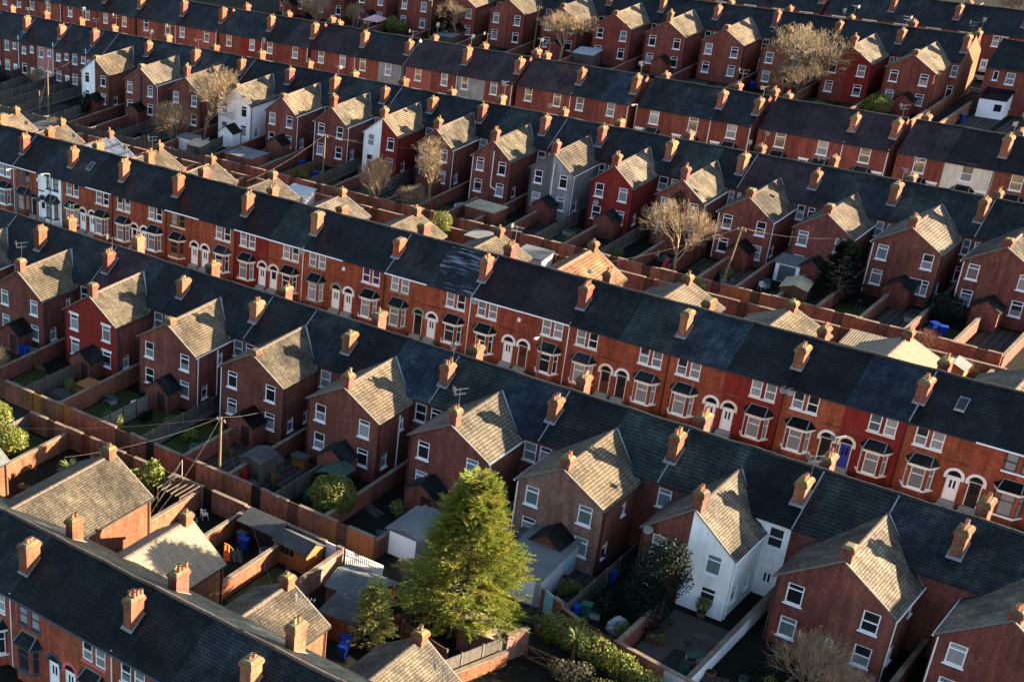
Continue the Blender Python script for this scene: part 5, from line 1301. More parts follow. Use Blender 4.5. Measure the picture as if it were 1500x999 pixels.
m.box(15.2, 15.3, -42, -41.9, .1, 1.35); m.box(15.55, 15.65, -42, -41.9, .1, 1.35); m.box(15.2, 15.65, -42, -41.9, 1.3, 1.4); m.box(15.2, 15.65, -42, -41.9, .02, .12); m.build('frame', ['plastic_orange'], t)
m = MB(); m.box(15.3, 15.55, -41.97, -41.93, .35, .6); m.tube((15.42, -41.95, .6), (15.42, -41.95, 1.3), .015, .015, 5); m.build('seat', ['plastic_orange'], t)
m = MB(); m.tube((15.6, -41.9, 1.35), (16.4, -41.2, 0), .035, .035, 6); m.tube((15.25, -41.9, 1.35), (15.0, -41.1, 0), .035, .035, 6); m.build('leg', ['metal_grey'], t)
t = thing('swing_set', 'green A-frame swing set beside the paddling pool', 'swing set', (-12.3, 29.8, 0)); m = MB()
for sx in (-1.1, 1.1):
    for sy in (-.8, .8): m.tube((-12.3+sx, 29.8, 2), (-12.3+sx, 29.8+sy, 0), .035, .035, 5)
m.tube((-13.4, 29.8, 2), (-11.2, 29.8, 2), .035, .035, 5); m.build('frame', ['bin_green'], t)
m = MB(); m.box(-12.5, -12.1, 29.7, 29.9, .5, .54); m.tube((-12.48, 29.8, .5), (-12.48, 29.8, 2), .012, .012, 4); m.tube((-12.12, 29.8, .5), (-12.12, 29.8, 2), .012, .012, 4); m.build('seat', ['plastic_red'], t)
def lump(name, label, cat, c, s, mat, seed=1, n=3):
    bm_ = MB(); r = random.Random(seed); N, K = 12, 7; P = []
    for j in range(K+1):
        row = []
        for i in range(N):
            th = 2*math.pi*i/N; ph = math.pi/2*j/K; q = 1+.25*(r.random()-.5)
            row.append((c[0]+s[0]*q*math.cos(ph)*math.cos(th), c[1]+s[1]*q*math.cos(ph)*math.sin(th), s[2]*math.sin(ph)*(1+.2*(r.random()-.5))+c[2]))
        P.append(row)
    for j in range(K):
        for i in range(N): k = (i+1) % N; bm_.face([P[j][i], P[j][k], P[j+1][k], P[j+1][i]])
    return tag(bm_.build(name, [mat]), label, cat)
lump('rubble_bag', 'white builder\'s rubble bag in the dark yard left of the dark tree', 'bag', (39.9, -31.0, 0), (.75, .7, 1.0), 'tarp', 3)
lump('rubble_heap', 'heap of pale rubble in the second gable yard', 'rubble', (-12.3, -31.0, 0), (1.6, 1.0, .5), 'gravel', 5)
lump('tarpaulin_heap', 'dark tarpaulin heap beside the weathered grey shed', 'tarpaulin', (9.4, -28.3, 0), (1.0, .9, 1.1), 'felt', 8)
t = thing('pallet_stack', 'stack of pale timber pallets beside the rubble heap', 'pallets', (-11.3, -29.4, 0)); m = MB()
for k in range(4):
    for j in range(5): m.box(-11.9+j*.26, -11.7+j*.26, -29.9, -28.9, k*.15+.1, k*.15+.13)
    m.box(-11.9, -10.65, -29.9, -29.8, k*.15, k*.15+.1); m.box(-11.9, -10.65, -29.0, -28.9, k*.15, k*.15+.1)
m.build('boards', ['planks_orange'], t)
for i, (x, y) in enumerate(((17.1, -30.9), (45.0, -31.5), (46.4, -31.9), (43.2, -25.9))):
    pt = thing('plant_pot', ['terracotta pot near the topiary bush', 'terracotta pot on the dark patio of the white house', 'small terracotta pot right of the dark patio', 'terracotta pot with a yellow plant against the white gable'][i], 'plant pot', (x, y, 0))
    m = MB(); m.tube((x, y, 0), (x, y, .45), .22, .32, 12); m.build('pot', ['pot'], pt)
    m = MB(); m.tube((x, y, .45), (x, y, .47), .28, .28, 12); m.build('soil', ['earth'], pt)
sheet('patio', 43.5, 46.0, -33.6, -30.4, .02, 'asphalt')

def c_planter(m):
    t = m('planter', 'planter'); q = MB(); q.box(-.6, .6, -.22, .22, 0, .38); q.build('box', ['planks_brown'], t, org=(0, 0, 0))
    q = MB(); leaf_cloud(q, [(-.3, 0, .45, .35, .25, .3), (.3, 0, .42, .3, .22, .25)], 160, .13, random.Random(3)); q.build('leaves', ['leaf_hedge'], t, org=(0, 0, 0)); return t
def c_butt(m):
    t = m('water_butt', 'water butt'); q = MB(); q.tube((0, 0, 0), (0, 0, .45), .26, .3, 12, cap=False); q.tube((0, 0, .45), (0, 0, .9), .3, .26, 12); q.build('barrel', ['bin_green'], t, org=(0, 0, 0))
    q = MB(); q.tube((0, 0, .9), (0, 0, .95), .28, .28, 12); q.build('lid', ['rubber'], t, org=(0, 0, 0)); return t
def c_box(m):
    t = m('storage_box', 'storage box'); q = MB(); q.box(-.6, .6, -.3, .3, 0, .5); q.build('body', ['dish_grey'], t, org=(0, 0, 0))
    q = MB(); q.box(-.63, .63, -.33, .33, .5, .57); q.build('lid', ['felt_green'], t, org=(0, 0, 0)); return t
def c_boards(m):
    t = m('timber_pile', 'timber'); q = MB(); r = random.Random(5)
    for k in range(7):
        a = r.uniform(-.12, .12); y = -.4+k*.13; q.obox((0, y, 0), Vector((math.cos(a), math.sin(a), 0)), Vector((-math.sin(a), math.cos(a), 0)), -.9-r.random()*.3, .9, 0, .11, .02+.05*(k % 3), .06+.05*(k % 3))
    q.build('boards', ['planks_grey'], t, org=(0, 0, 0)); return t
def c_table(m):
    t = m('garden_table', 'table'); q = MB(); q.tube((0, 0, .68), (0, 0, .72), .5, .5, 14); q.build('tabletop', ['plastic_white'], t, org=(0, 0, 0))
    for k in range(4):
        a = k*1.57+.8; q = MB(); q.tube((.3*math.cos(a), .3*math.sin(a), .68), (.38*math.cos(a), .38*math.sin(a), 0), .025, .025, 6); q.build('leg', ['plastic_white'], t, org=(0, 0, 0))
    return t
def c_slide(m):
    t = m('toy_slide', 'slide'); q = MB(); q.slab([(-.2, -.9, .12), (.2, -.9, .12), (.2, .4, .95), (-.2, .4, .95)], .05); q.build('chute', ['plastic_red'], t, org=(0, 0, 0))
    q = MB(); q.tube((-.2, .4, .95), (-.25, .85, 0), .03, .03, 5); q.tube((.2, .4, .95), (.25, .85, 0), .03, .03, 5)
    for z in (.3, .6): q.tube((-.23, .85-.45*z, z), (.23, .85-.45*z, z), .025, .025, 5)
    q.build('ladder', ['plastic_teal'], t, org=(0, 0, 0)); return t
def c_weeds(m):
    t = m('weed_clump', 'weeds'); q = MB(); leaf_cloud(q, [(0, 0, .3, .7, .5, .4), (.6, .3, .2, .5, .4, .3), (-.6, -.1, .25, .4, .4, .3)], 420, .16, random.Random(9)); q.build('leaves', ['leaf_dark'], t, org=(0, 0, 0)); return t
def c_tarp(m):
    t = m('covered_heap', 'tarpaulin'); q = MB(); r = random.Random(4); N = 9
    z = [[(.55+.15*r.random())*math.sin(math.pi*min(max(i, .4), N-.4)/N)*math.sin(math.pi*min(max(j, .4), N-.4)/N) for j in range(N+1)] for i in range(N+1)]
    for i in range(N):
        for j in range(N): q.face([(-.8+1.6*a/N, -.6+1.2*b_/N, z[a][b_]) for a, b_ in ((i, j), (i+1, j), (i+1, j+1), (i, j+1))])
    q.build('sheet', ['felt'], t, org=(0, 0, 0)); return t
def c_bike(m):
    t = m('barbecue', 'barbecue'); q = MB(); q.tube((0, 0, .55), (0, 0, .75), .12, .28, 12, cap=False); q.tube((0, 0, .75), (0, 0, .9), .28, .15, 12); q.build('kettle', ['rubber'], t, org=(0, 0, 0))
    for k in range(3): a = k*2.09; q = MB(); q.tube((.1*math.cos(a), .1*math.sin(a), .6), (.3*math.cos(a), .3*math.sin(a), 0), .018, .018, 5); q.build('leg', ['metal_grey'], t, org=(0, 0, 0))
    return t
def c_shrub(m):
    t = m('garden_shrub', 'shrub'); q = MB(); leaf_cloud(q, [(0, 0, .7, .6, .55, .6), (.5, .2, .5, .45, .4, .45), (-.4, .1, .55, .4, .4, .4)], 700, .14, random.Random(19)); q.build('foliage', ['leaf_bright'], t, org=(0, 0, 0))
    q = MB(); q.tube((0, 0, 0), (0, 0, .7), .04, .02, 6); q.build('trunk', ['bark'], t, org=(0, 0, 0)); return t
CL = [(c_planter, 'timber planter of small plants'), (c_butt, 'dark green water butt'), (c_box, 'pale storage box with green lid'), (c_boards, 'pile of weathered boards'), (c_table, 'round white garden table'),
      (c_slide, 'red plastic toy slide'), (c_weeds, 'dark weed clump'), (c_tarp, 'grey sheet-covered heap'), (c_bike, 'black kettle barbecue'), (c_shrub, 'small green shrub')]
CP = {}
def clutter(k, where, x, y):
    fn, desc = CL[k]; lab = f'{desc} in {where}'; rz = R.random()*6.28
    if k in CP: dup(CP[k], (x, y, .02), rz, lab)
    else:
        def mk(name, cat): return thing(name, lab, cat, (x, y, .02), rz, cat+' things in the yards')
        CP[k] = fn(mk)
def fill(xs, y0, y1, names, n):
    for i in range(len(xs)-1):
        if names[i] is None: continue
        for k in R.sample([0, 1, 2, 3, 4, 5, 6, 6, 7, 8], n) if True else ():
            pass
        ks = R.sample([0, 1, 2, 3, 6, 6+3, 7, 8], n)
        if i % 15 == 2: ks[0] = 4
        if i % 13 == 6: ks[0] = 5
        for k in ks:
            side = R.choice([0, 1]); x = xs[i]+.95 if side == 0 else xs[i+1]-.95
            if R.random() < .35: x = R.uniform(xs[i]+1, xs[i+1]-1)
            clutter(k, names[i], x, R.uniform(y0, y1))
# parked car at the end of the passage
t = thing('parked_car', 'pinkish-silver parked car partly hidden behind the lit gable end', 'car', (17.6, 123.2, 0)); m = MB()
prof = [(-2.05, .35), (2.05, .35), (2.1, .62), (1.95, .86), (.95, .93), (-1.75, .98), (-2.1, .8)]
m.prism([(17.6+a, z) for a, z in prof], 122.4, 124.0); m.build('body', ['car_paint'], t)
m = MB(); m.prism([(17.6+a, z) for a, z in [(-1.7, .97), (.9, .93), (.25, 1.42), (-1.15, 1.45)]], 122.5, 123.9); m.build('cabin', ['pane_dark'], t)
m = MB(); m.box(16.5, 17.8, 122.5, 123.9, 1.43, 1.48); m.build('roof', ['car_paint'], t)
for sx in (-1.3, 1.3):
    for sy in (122.38, 123.85):
        m = MB(); m.tube((17.6+sx, sy, .32), (17.6+sx, sy+.17, .32), .32, .32, 14); wv = m.build('wheel', ['rubber'], t)
        m = MB(); m.tube((17.6+sx, sy-.01, .32), (17.6+sx, sy+.18, .32), .18, .18, 10); m.build('rim', ['metal_grey'], wv)
for sy in (122.55, 123.65):
    m = MB(); m.box(19.62, 19.69, sy, sy+.3, .62, .78); m.build('headlight', ['white_trim'], t)

# ------------------------------------------------------------------ poles, lamps and wires
def pole(label, x, y, h, lean=(0, 0), bracket=True, mat='wood_pole', r=.13):
    t = thing('utility_pole', label, 'pole', (x, y, 0)); m = MB(); m.tube((x, y, 0), (x+lean[0], y+lean[1], h), r, r*.7, 8); m.build('shaft', [mat], t)
    if bracket:
        m = MB(); m.box(x+lean[0]-.45, x+lean[0]+.45, y+lean[1]-.05, y+lean[1]+.05, h-.35, h-.25); m.build('crossarm', [mat], t)
        for s in (-.35, 0, .35):
            m = MB(); m.tube((x+lean[0]+s, y+lean[1], h-.25), (x+lean[0]+s, y+lean[1], h-.1), .04, .03, 6); m.build('insulator', ['dish_grey'], t)
    return Vector((x+lean[0], y+lean[1], h))
def wires(label, a, ends, sag=.5):
    t = thing('overhead_wire', label, 'wire', a)
    for e in ends:
        e = Vector(e); m = MB(); n = 9; pv = None
        for i in range(n+1):
            u = i/n; p = a.lerp(e, u)-UP*(sag*4*u*(1-u))
            if pv is not None: m.tube(pv, p, .007, .007, 3, cap=False)
            pv = p
        m.build('strand', ['wire'], t)
def lamp(label, x, y, h, d):
    t = thing('street_lamp', label, 'street lamp', (x, y, 0)); m = MB(); m.tube((x, y, 0), (x, y, h), .09, .06, 8); m.build('shaft', ['metal_grey'], t)
    m = MB(); m.tube((x, y, h), (x, y+d, h+.25), .04, .035, 6); m.build('arm', ['metal_grey'], t)
    m = MB(); m.box(x-.12, x+.12, y+d-.1, y+d+.55*(1 if d > 0 else -1), h+.18, h+.3); m.build('lamp_head', ['dish_grey'], t)
p = pole('sunlit utility pole behind the wall left of the topiary bush', 8.4, -34.1, 6.3)
wires('fan of overhead wires from the pole to bottom left and nearest row houses', p, [(4, -47, 6.5), (-4, -47, 6.2), (13, -47.5, 5), (9.5, -25.7, 5.2), (25, -49, 4.8)])
p = pole('short grey washing-line post in the bottom left yard', 6.9, -36.9, 3.1, bracket=False, mat='dish_grey', r=.05)
wires('washing lines from the grey post', p, [(8.8, -41.8, 2.3), (9.0, -43.5, 2.4), (10.4, -44.8, 3)], .1)
t_ = pole('leaning utility pole left of the orange rendered lane wall, second row', 21.6, 27.2, 7.2, (.6, .9))
wires('wires from the leaning pole to second row gables', t_, [(17, 36.8, 5), (23, 36.8, 5), (29, 37, 5.2), (10, 36.8, 5), (14, 12, 6)])
p = pole('utility pole with sunlit top among fences at upper left', -72.6, 28.6, 7.4)
wires('wires from the upper left pole to flat-backed houses', p, [(-80, 42.5, 5.5), (-86, 42.5, 5.5), (-70, 36.8, 5), (-73.5, 27, .3), (-73.8, 26.8, .3)])
p = pole('short timber post left of the upper left pole', -76.3, 30.5, 3.5, bracket=False)
p = pole('utility pole beside the brick garage with patchy roof', -40.0, 30.2, 4.3, bracket=False)
p = pole('utility pole beside white-roofed shed, second row yards', -27.6, 30.4, 6.4)
wires('wires from the pole by the white-roofed shed', p, [(-31, 36.8, 5), (-24, 36.8, 5), (-38, 36.8, 5), (-18, 36.8, 5), (-25, 12, 6)])
p = pole('red-brown utility pole before a far row gable', -11.4, 104.0, 7.0)
wires('wires from the red-brown pole', p, [(-18, 101.8, 5), (-8, 101.8, 5), (-25, 101.8, 5), (-4, 90, 6)])
p = pole('dark utility pole between two far row gables', -38.2, 100.5, 7.5)
wires('wires from the dark far pole', p, [(-45, 101.8, 5), (-33, 101.8, 5), (-50, 101.8, 5)])
p = pole('far utility pole right of a bare tree at top', -55.4, 98.5, 7.5)
p = pole('far utility pole at the top left of the far row', -68.0, 97.0, 7.5)
lamp('street lamp before the middle row at left', -41.4, -2.6, 7.2, -.9)
lamp('second street lamp at far left before the middle row', -47.0, -2.6, 6.6, -.9)
lamp('street lamp before the tenth arched-door pair, middle row', 18.4, -2.6, 5.2, -.9)
lamp('street lamp standing before the upper street row', -5.0, 63.6, 6.4, -1.0)

# ------------------------------------------------------------------ trees and shrubs
def leaf_cloud(m, blobs, n, size, rnd, shell=.55, flat=.6):
    """leaf-sized faces through the volume of several ellipsoid clumps, denser towards their surface"""
    tot = sum(b[3]*b[4]*b[5] for b in blobs)
    for b in blobs:
        k = int(n*b[3]*b[4]*b[5]/tot)
        for _ in range(k):
            v = Vector((rnd.gauss(0, 1), rnd.gauss(0, 1), rnd.gauss(0, 1))).normalized(); r = shell+(1-shell)*rnd.random()**.6
            r *= 1+.16*math.sin(v.x*5+b[0])*math.sin(v.y*6+b[1])*math.sin(v.z*5)
            c = Vector((b[0]+v.x*b[3]*r, b[1]+v.y*b[4]*r, b[2]+v.z*b[5]*r))
            if c.z < .03: continue
            nn = (v+Vector((rnd.gauss(0, flat), rnd.gauss(0, flat), rnd.gauss(0, flat)))).normalized()
            a = nn.cross(Vector((rnd.random()-.5, rnd.random()-.5, rnd.random()-.5))).normalized(); bb = nn.cross(a); s = size*(.6+.8*rnd.random())
            m.face([c-a*s*.5, c+bb*s*.32, c+a*s*.5, c-bb*s*.32])
def bush(name, label, cat, x, y, blobs, n, size, mat, seed, stem=None):
    t = thing(name, label, cat, (x, y, 0)); rnd = random.Random(seed)
    m = MB(); leaf_cloud(m, [(x+b[0], y+b[1])+tuple(b[2:]) for b in blobs], n, size, rnd); m.build('foliage', [mat], t)
    m = MB(); h = stem or max(b[2] for b in blobs)*.8
    m.tube((x, y, 0), (x+.05, y, h), .09, .04, 7)
    for k in range(5):
        b = rnd.choice(blobs); m.tube((x, y, h*.3), (x+b[0]*.7, y+b[1]*.7, b[2]), .05, .02, 5)
    m.build('trunk', ['bark'], t)
    return t
def branch(mt, mc, p, d, L, r, depth, rnd, up, spread):
    n = 3 if depth > 1 else 2; q = p
    for i in range(n):
        d = (d+Vector((rnd.gauss(0, .12), rnd.gauss(0, .12), rnd.gauss(0, .1)+up))).normalized()
        e = q+d*(L/n); r2 = r*(1-.28*(i+1)/n)
        (mt if r > .008 else mc).tube(q, e, r*(1-.28*i/n), r2, 5 if r > .008 else 3, cap=False)
        if depth > 0 and (i > 0 or depth < 3):
            for _ in range(2 if i < n-1 else 3):
                a = d.cross(Vector((rnd.gauss(0, 1), rnd.gauss(0, 1), rnd.gauss(0, 1)))).normalized()
                branch(mt, mc, e, (d+a*(spread*(.6+.7*rnd.random()))).normalized(), L*(.62+.16*rnd.random()), max(r2*.6, .003), depth-1, rnd, up, spread)
        q = e
BT = {}
def twigtree(mt, mc, p, d, L, r, depth, rnd):
    n = 3; q = p
    for i in range(n):
        d = (d+Vector((rnd.gauss(0, .1), rnd.gauss(0, .1), .07+rnd.gauss(0, .06)))).normalized(); e = q+d*(L/n); r2 = r*(1-.2*(i+1)/n)
        (mt if r > .0055 else mc).tube(q, e, r*(1-.2*i/n), r2, 6 if r > .0055 else 3, cap=False); q = e
        if depth > 0 and i > 0:
            for _ in range(1 if i == 1 else (3 if depth > 2 else 2)):
                a = d.cross(Vector((rnd.gauss(0, 1), rnd.gauss(0, 1), rnd.gauss(0, 1)))).normalized()
                twigtree(mt, mc, e, (d*1.0+a*(.35+.45*rnd.random())).normalized(), L*(.68+.16*rnd.random()), max(r2*.66, .0014), depth-1, rnd)
def bare_mesh(kind, v, mat):
    key = (kind, v, mat)
    if key in BT: return BT[key]
    rnd = random.Random(100+v*7+len(kind)); mt, mc = MB(), MB()
    if kind == 'tree': twigtree(mt, mc, Vector((0, 0, 0)), Vector((.04, .02, 1)), .3, .02, 6, rnd)
    else:
        for k in range(11):
            a = rnd.random()*6.28; twigtree(mt, mc, Vector((.04*math.cos(a), .04*math.sin(a), 0)), Vector((.5*math.cos(a)*rnd.random(), .5*math.sin(a)*rnd.random(), 1)).normalized(), .3, .007, 4, rnd)
    if kind == 'tree' and not mt.f: mt.tube((0, 0, 0), (0, 0, .3), .03, .02, 6)
    hmax = max(v_[2] for v_ in mc.v); 
    for mm in (mt, mc): mm.v = [(a/hmax, b/hmax, c/hmax) for a, b, c in mm.v]
    r = (mt.mesh('trunk', ['bark' if mat != 'twig_tan' else 'twig_tan']) if mt.f else None, mc.mesh('crown', [mat])); BT[key] = r
    return r
def bare(label, x, y, h, wdt, v=0, kind='tree', mat='twig_tan', rz=0, cat=None):
    """leafless tree or shrub; twig thickness is set for a tree some 7 m tall"""
    t = thing('bare_tree' if kind == 'tree' else 'bare_shrub', label, cat or ('tree' if kind == 'tree' else 'shrub'), (x, y, 0), rz); a, b = bare_mesh(kind, v, mat)
    xs = [c.co.x for c in b.vertices]; w0 = max(xs)-min(xs)
    sc = (wdt/w0, wdt/w0, h)
    if a: o = link('trunk', a, t); o.scale = sc
    o = link('crown', b, t); o.scale = sc
    return t
bare('big sunlit bare tree hiding a gable at upper left', -50.3, 35.5, 10.2, 7.6, 0, rz=.4)
bare('sunlit bare tree left of and below the big bare tree', -52.6, 32.0, 6.2, 7.0, 1, 'shrub', rz=1)
bare('small tan bare shrub against the pink flat-backed house', -86.2, 39.6, 3.6, 4.0, 2, 'shrub')
bare('tan bare shrub beside the lane at left behind the middle row', -67.6, 24.5, 2.8, 3.4, 1, 'shrub', 'twig_grey')
bare('reddish bare shrub behind the middle row at left', -47.0, 23.0, 2.4, 4.2, 2, 'shrub', 'twig_red')
bush('yellowish_shrub', 'yellow-brown leafy shrub beside the pale wing roofs at left', 'shrub', -37.6, 22.4, [(0, 0, 1.2, 1.6, 1.3, 1.2), (1.6, .3, .9, 1.2, 1, .9)], 1800, .2, 'leaf_hedge', 4)
bare('bushy bare tree left of the tall tan tree', -18.6, 28.0, 6.6, 6.0, 0, 'shrub', 'twig_tan', 2)
bare('tall tan bare tree before a brick gable in the second row', -13.6, 31.4, 8.4, 6.4, 1, 'tree', rz=2.2)
bare('olive bare shrub right below the tall tan tree', -14.0, 28.2, 3.6, 5.0, 2, 'shrub', 'twig_grey', 1)
bush('olive_shrub', 'olive leafy shrub among bare shrubs near the paddling pool', 'shrub', -15.6, 29.6, [(0, 0, 1, 1.3, 1.2, 1)], 900, .18, 'leaf_grey', 41)
bare('bare tree before the far row gables at top centre', -33.0, 99.0, 8.4, 8.6, 2, 'tree', 'twig_tan', 1)
bare('slim bare tree beside a dark fir at top', -51.2, 99.8, 7.0, 5.6, 0, 'tree', 'twig_tan', 3)
bare('wide bare tree at top left of the far row', -84.5, 99.0, 8.5, 11, 1, 'tree', 'twig_tan', 4)
bare('lower bare tree right of the wide top left one', -76.5, 97.5, 5.4, 7, 2, 'shrub', 'twig_tan', 4)
bare('tan bare shrub in the top left far yard', -70.5, 99.5, 4.6, 4, 0, 'shrub', 'twig_tan', .4)
bare('large brown bare tree hiding a far row gable at upper right', .6, 97.0, 10.4, 11.0, 0, 'tree', 'twig_grey', 1.3)
bare('second stem of the brown tree at upper right', 2.4, 96.0, 7.0, 8.0, 2, 'tree', 'twig_grey', 3.3)
bare('big tan bare tree behind the middle row at centre right', 16.2, 29.2, 8.6, 6.2, 2, 'tree', 'twig_tan', 5)
bare('bare shrub behind the ribbed wing roof, middle row', 40.8, 24.8, 3.2, 3.2, 1, 'shrub', 'twig_red')
bare('small bare shrub left of the garden pavilion', 44.6, 22.6, 2.2, 2.6, 0, 'shrub', 'twig_tan')
bare('small tan bare tree at the left edge in the first gable yard', -18.8, -32.2, 3.6, 2.4, 1, 'shrub', 'twig_tan')
bare('pale bare shrub between the small garage and the conifer', 26.3, -35.6, 1.9, 2.4, 2, 'shrub', 'twig_tan')
bare('large tan bare shrub at the bottom right edge', 51.2, -29.4, 4.6, 6.4, 0, 'shrub', 'twig_tan', 1)
bare('smaller bare shrub joining the large one at bottom right', 53.3, -29.9, 3.6, 4.2, 1, 'shrub', 'twig_tan', 2)
bare('brown bare tree beyond the farthest roofs at top right', 24.0, 147.0, 9, 8, 1, 'tree', 'twig_grey', 1)
bare('second brown bare tree beyond the farthest roofs', 15.0, 149.0, 9, 8, 2, 'tree', 'twig_grey', 2)
bush('dark_bush', 'dark ivy growing up a brick gable in the second row', 'ivy', 12.2, 36.6, [(0, 0, 3.2, .9, .45, 2.6), (.3, 0, 5.2, .7, .4, 1.4), (-.3, -.2, 1.2, 1.1, .7, 1.3)], 2400, .16, 'leaf_dark', 5)
bush('topiary_bush', 'round clipped sunlit topiary bush behind the lane wall', 'bush', 17.4, -31.6, [(0, 0, 1.75, 1.85, 1.85, 1.65)], 6500, .17, 'leaf_hedge', 6)
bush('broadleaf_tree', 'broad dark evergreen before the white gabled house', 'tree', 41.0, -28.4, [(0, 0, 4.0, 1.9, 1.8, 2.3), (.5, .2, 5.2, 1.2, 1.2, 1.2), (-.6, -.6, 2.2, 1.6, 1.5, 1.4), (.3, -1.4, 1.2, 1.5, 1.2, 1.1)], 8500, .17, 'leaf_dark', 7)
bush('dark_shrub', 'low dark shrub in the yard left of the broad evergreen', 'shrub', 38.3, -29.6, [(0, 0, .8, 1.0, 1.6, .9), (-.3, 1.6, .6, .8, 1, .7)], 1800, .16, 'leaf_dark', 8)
bush('dark_plants', 'dark planting under the large bare shrub, bottom right', 'plants', 49.0, -31.0, [(0, 0, .5, 1.6, 1.4, .6), (1.8, .6, .5, 1.0, 1.2, .6)], 1600, .2, 'leaf_dark', 18)
bush('ivy_hedge', 'sunlit ivy hedge along the lane at bottom centre', 'hedge', 40.2, -35.9, [(-3.0, .9, 1.0, 1.2, 1.0, 1.1), (-1.4, .5, 1.35, 1.5, 1.0, 1.2), (.4, .1, 1.3, 1.5, .95, 1.1), (2.2, -.2, 1.2, 1.4, .9, 1.0), (4.0, -.6, 1.0, 1.4, .8, .9), (5.4, -.9, .8, 1.0, .7, .7)], 9500, .16, 'leaf_hedge', 9)
bush('grey_shrub', 'grey-green wispy shrub below the ivy hedge', 'shrub', 40.2, -38.6, [(0, 0, .9, 1.0, .9, .9), (.9, .3, 1.1, .7, .6, .9), (-.8, .2, .8, .7, .6, .7)], 1500, .13, 'leaf_grey', 10)
bush('low_hedge', 'bright low hedge at the bottom edge right of the wispy shrub', 'hedge', 43.2, -38.6, [(0, 0, .8, 1.6, .8, .8), (1.9, -.3, .7, 1.2, .7, .7)], 2200, .15, 'leaf_hedge', 11)
bush('laurel', 'bright laurel bush before the lit gable, far row', 'bush', 11.7, 98.6, [(0, 0, 1.4, 1.7, 1.4, 1.4), (-1.6, -.2, .9, 1.1, 1, .9)], 2600, .22, 'leaf_bright', 12)
bush('garden_shrub', 'bright green shrub beside the pink gazebo, far row', 'shrub', -63.4, 100.2, [(0, 0, 1.4, 1.4, 1.2, 1.4), (1.4, .3, 1.1, 1.1, 1, 1.1)], 1800, .22, 'leaf_bright', 13)
bush('green_tree', 'small round green tree behind the middle row wing roofs', 'tree', -6.9, 23.0, [(0, 0, 2.3, 1.2, 1.2, 1.3), (.2, .1, 1.2, 1.0, 1, 1)], 2200, .18, 'leaf_hedge', 14)
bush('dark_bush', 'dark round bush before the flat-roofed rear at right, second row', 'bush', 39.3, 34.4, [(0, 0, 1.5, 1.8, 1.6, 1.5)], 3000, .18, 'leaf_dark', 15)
bush('green_bush', 'green bush at the left edge, upper of two above the bottom left row', 'bush', -11.6, -39.6, [(0, 0, 1.6, 1.7, 1.5, 1.4), (.6, -.5, 1.0, 1.3, 1.2, 1)], 3600, .2, 'leaf_hedge', 16)
bush('green_bush', 'green bush at the left edge, lower of two above the bottom left row', 'bush', -7.9, -41.6, [(0, 0, 1.4, 1.8, 1.5, 1.3)], 3200, .2, 'leaf_hedge', 17)
bush('wall_plant', 'small sunlit sapling behind the plank gate of the lane wall', 'plant', -2.4, -33.9, [(0, 0, 2.0, .4, .4, .7)], 260, .18, 'leaf_bright', 19)
bush('wall_plant', 'leafy tuft rising behind the tall sunlit wing chimney', 'plant', .4, -38.4, [(0, 0, 1.9, .8, .6, .6)], 420, .24, 'leaf_bright', 20)
bush('magnolia', 'sunlit large-leaved small tree left of the slatted pergola', 'tree', 5.9, -39.2, [(0, 0, 2.4, 1.0, .9, 1.2), (-1.6, -.2, 1.5, .8, .7, .8)], 900, .34, 'leaf_bright', 21)
bush('yard_hedge', 'sunlit hedge beside the dark slope of the tall wing, bottom left', 'hedge', .8, -44.2, [(0, 0, 1.2, 1.4, .9, 1.1), (1.6, .6, 1.1, 1.1, .8, 1)], 1900, .24, 'leaf_bright', 22)
bush('ivy_clump', 'ivy clump on the orange rendered wall beside the leaning pole', 'ivy', 20.4, 25.0, [(0, 0, 1.3, .8, .6, 1.1)], 700, .18, 'leaf_bright', 23)
bush('pot_plant', 'yellow-green plant in a pot by the white gable', 'plant', 43.2, -25.9, [(0, 0, 1.0, .5, .45, .5)], 300, .16, 'leaf_bright', 24)
bush('round_shrub', 'small round green shrub left of the red gate, second row left', 'shrub', -71.2, 34.6, [(0, 0, 1.7, 1.0, .9, 1.5)], 1500, .18, 'leaf_dark', 25)
bush('low_bush', 'dark hedge by the flat-backed houses at the left edge', 'hedge', -93.5, 38.5, [(0, 0, 1.0, 2.2, 1.2, 1), (2, -.5, .8, 1.2, 1, .8)], 1600, .22, 'leaf_dark', 26)
def sword_plant(label, x, y, n, L, h, mat, seed):
    t = thing('yucca', label, 'yucca', (x, y, 0)); rnd = random.Random(seed); m = MB(); m.tube((x, y, 0), (x, y, h), .14, .1, 8); m.build('trunk', ['bark'], t)
    m = MB()
    for k in range(n):
        a = rnd.random()*6.28; e = rnd.random()*1.3-.25; d = Vector((math.cos(a)*math.cos(e), math.sin(a)*math.cos(e), math.sin(e))); s = d.cross(UP).normalized()*.045
        b = Vector((x, y, h)); l = L*(.7+.4*rnd.random()); mid = b+d*l*.6; tip = b+d*l-UP*l*.18
        m.face([b-s*.6, mid-s, mid+s, b+s*.6]); m.face([mid-s, tip, mid+s])
    m.build('crown', [mat], t)
sword_plant('spiky yucca in the yard above the tall bottom left wing', -1.2, -41.2, 150, 1.3, .9, 'leaf_yucca', 1)
sword_plant('spiky palm rising out of the ivy hedge', 39.4, -36.3, 80, 1.0, 1.9, 'leaf_yucca', 2)

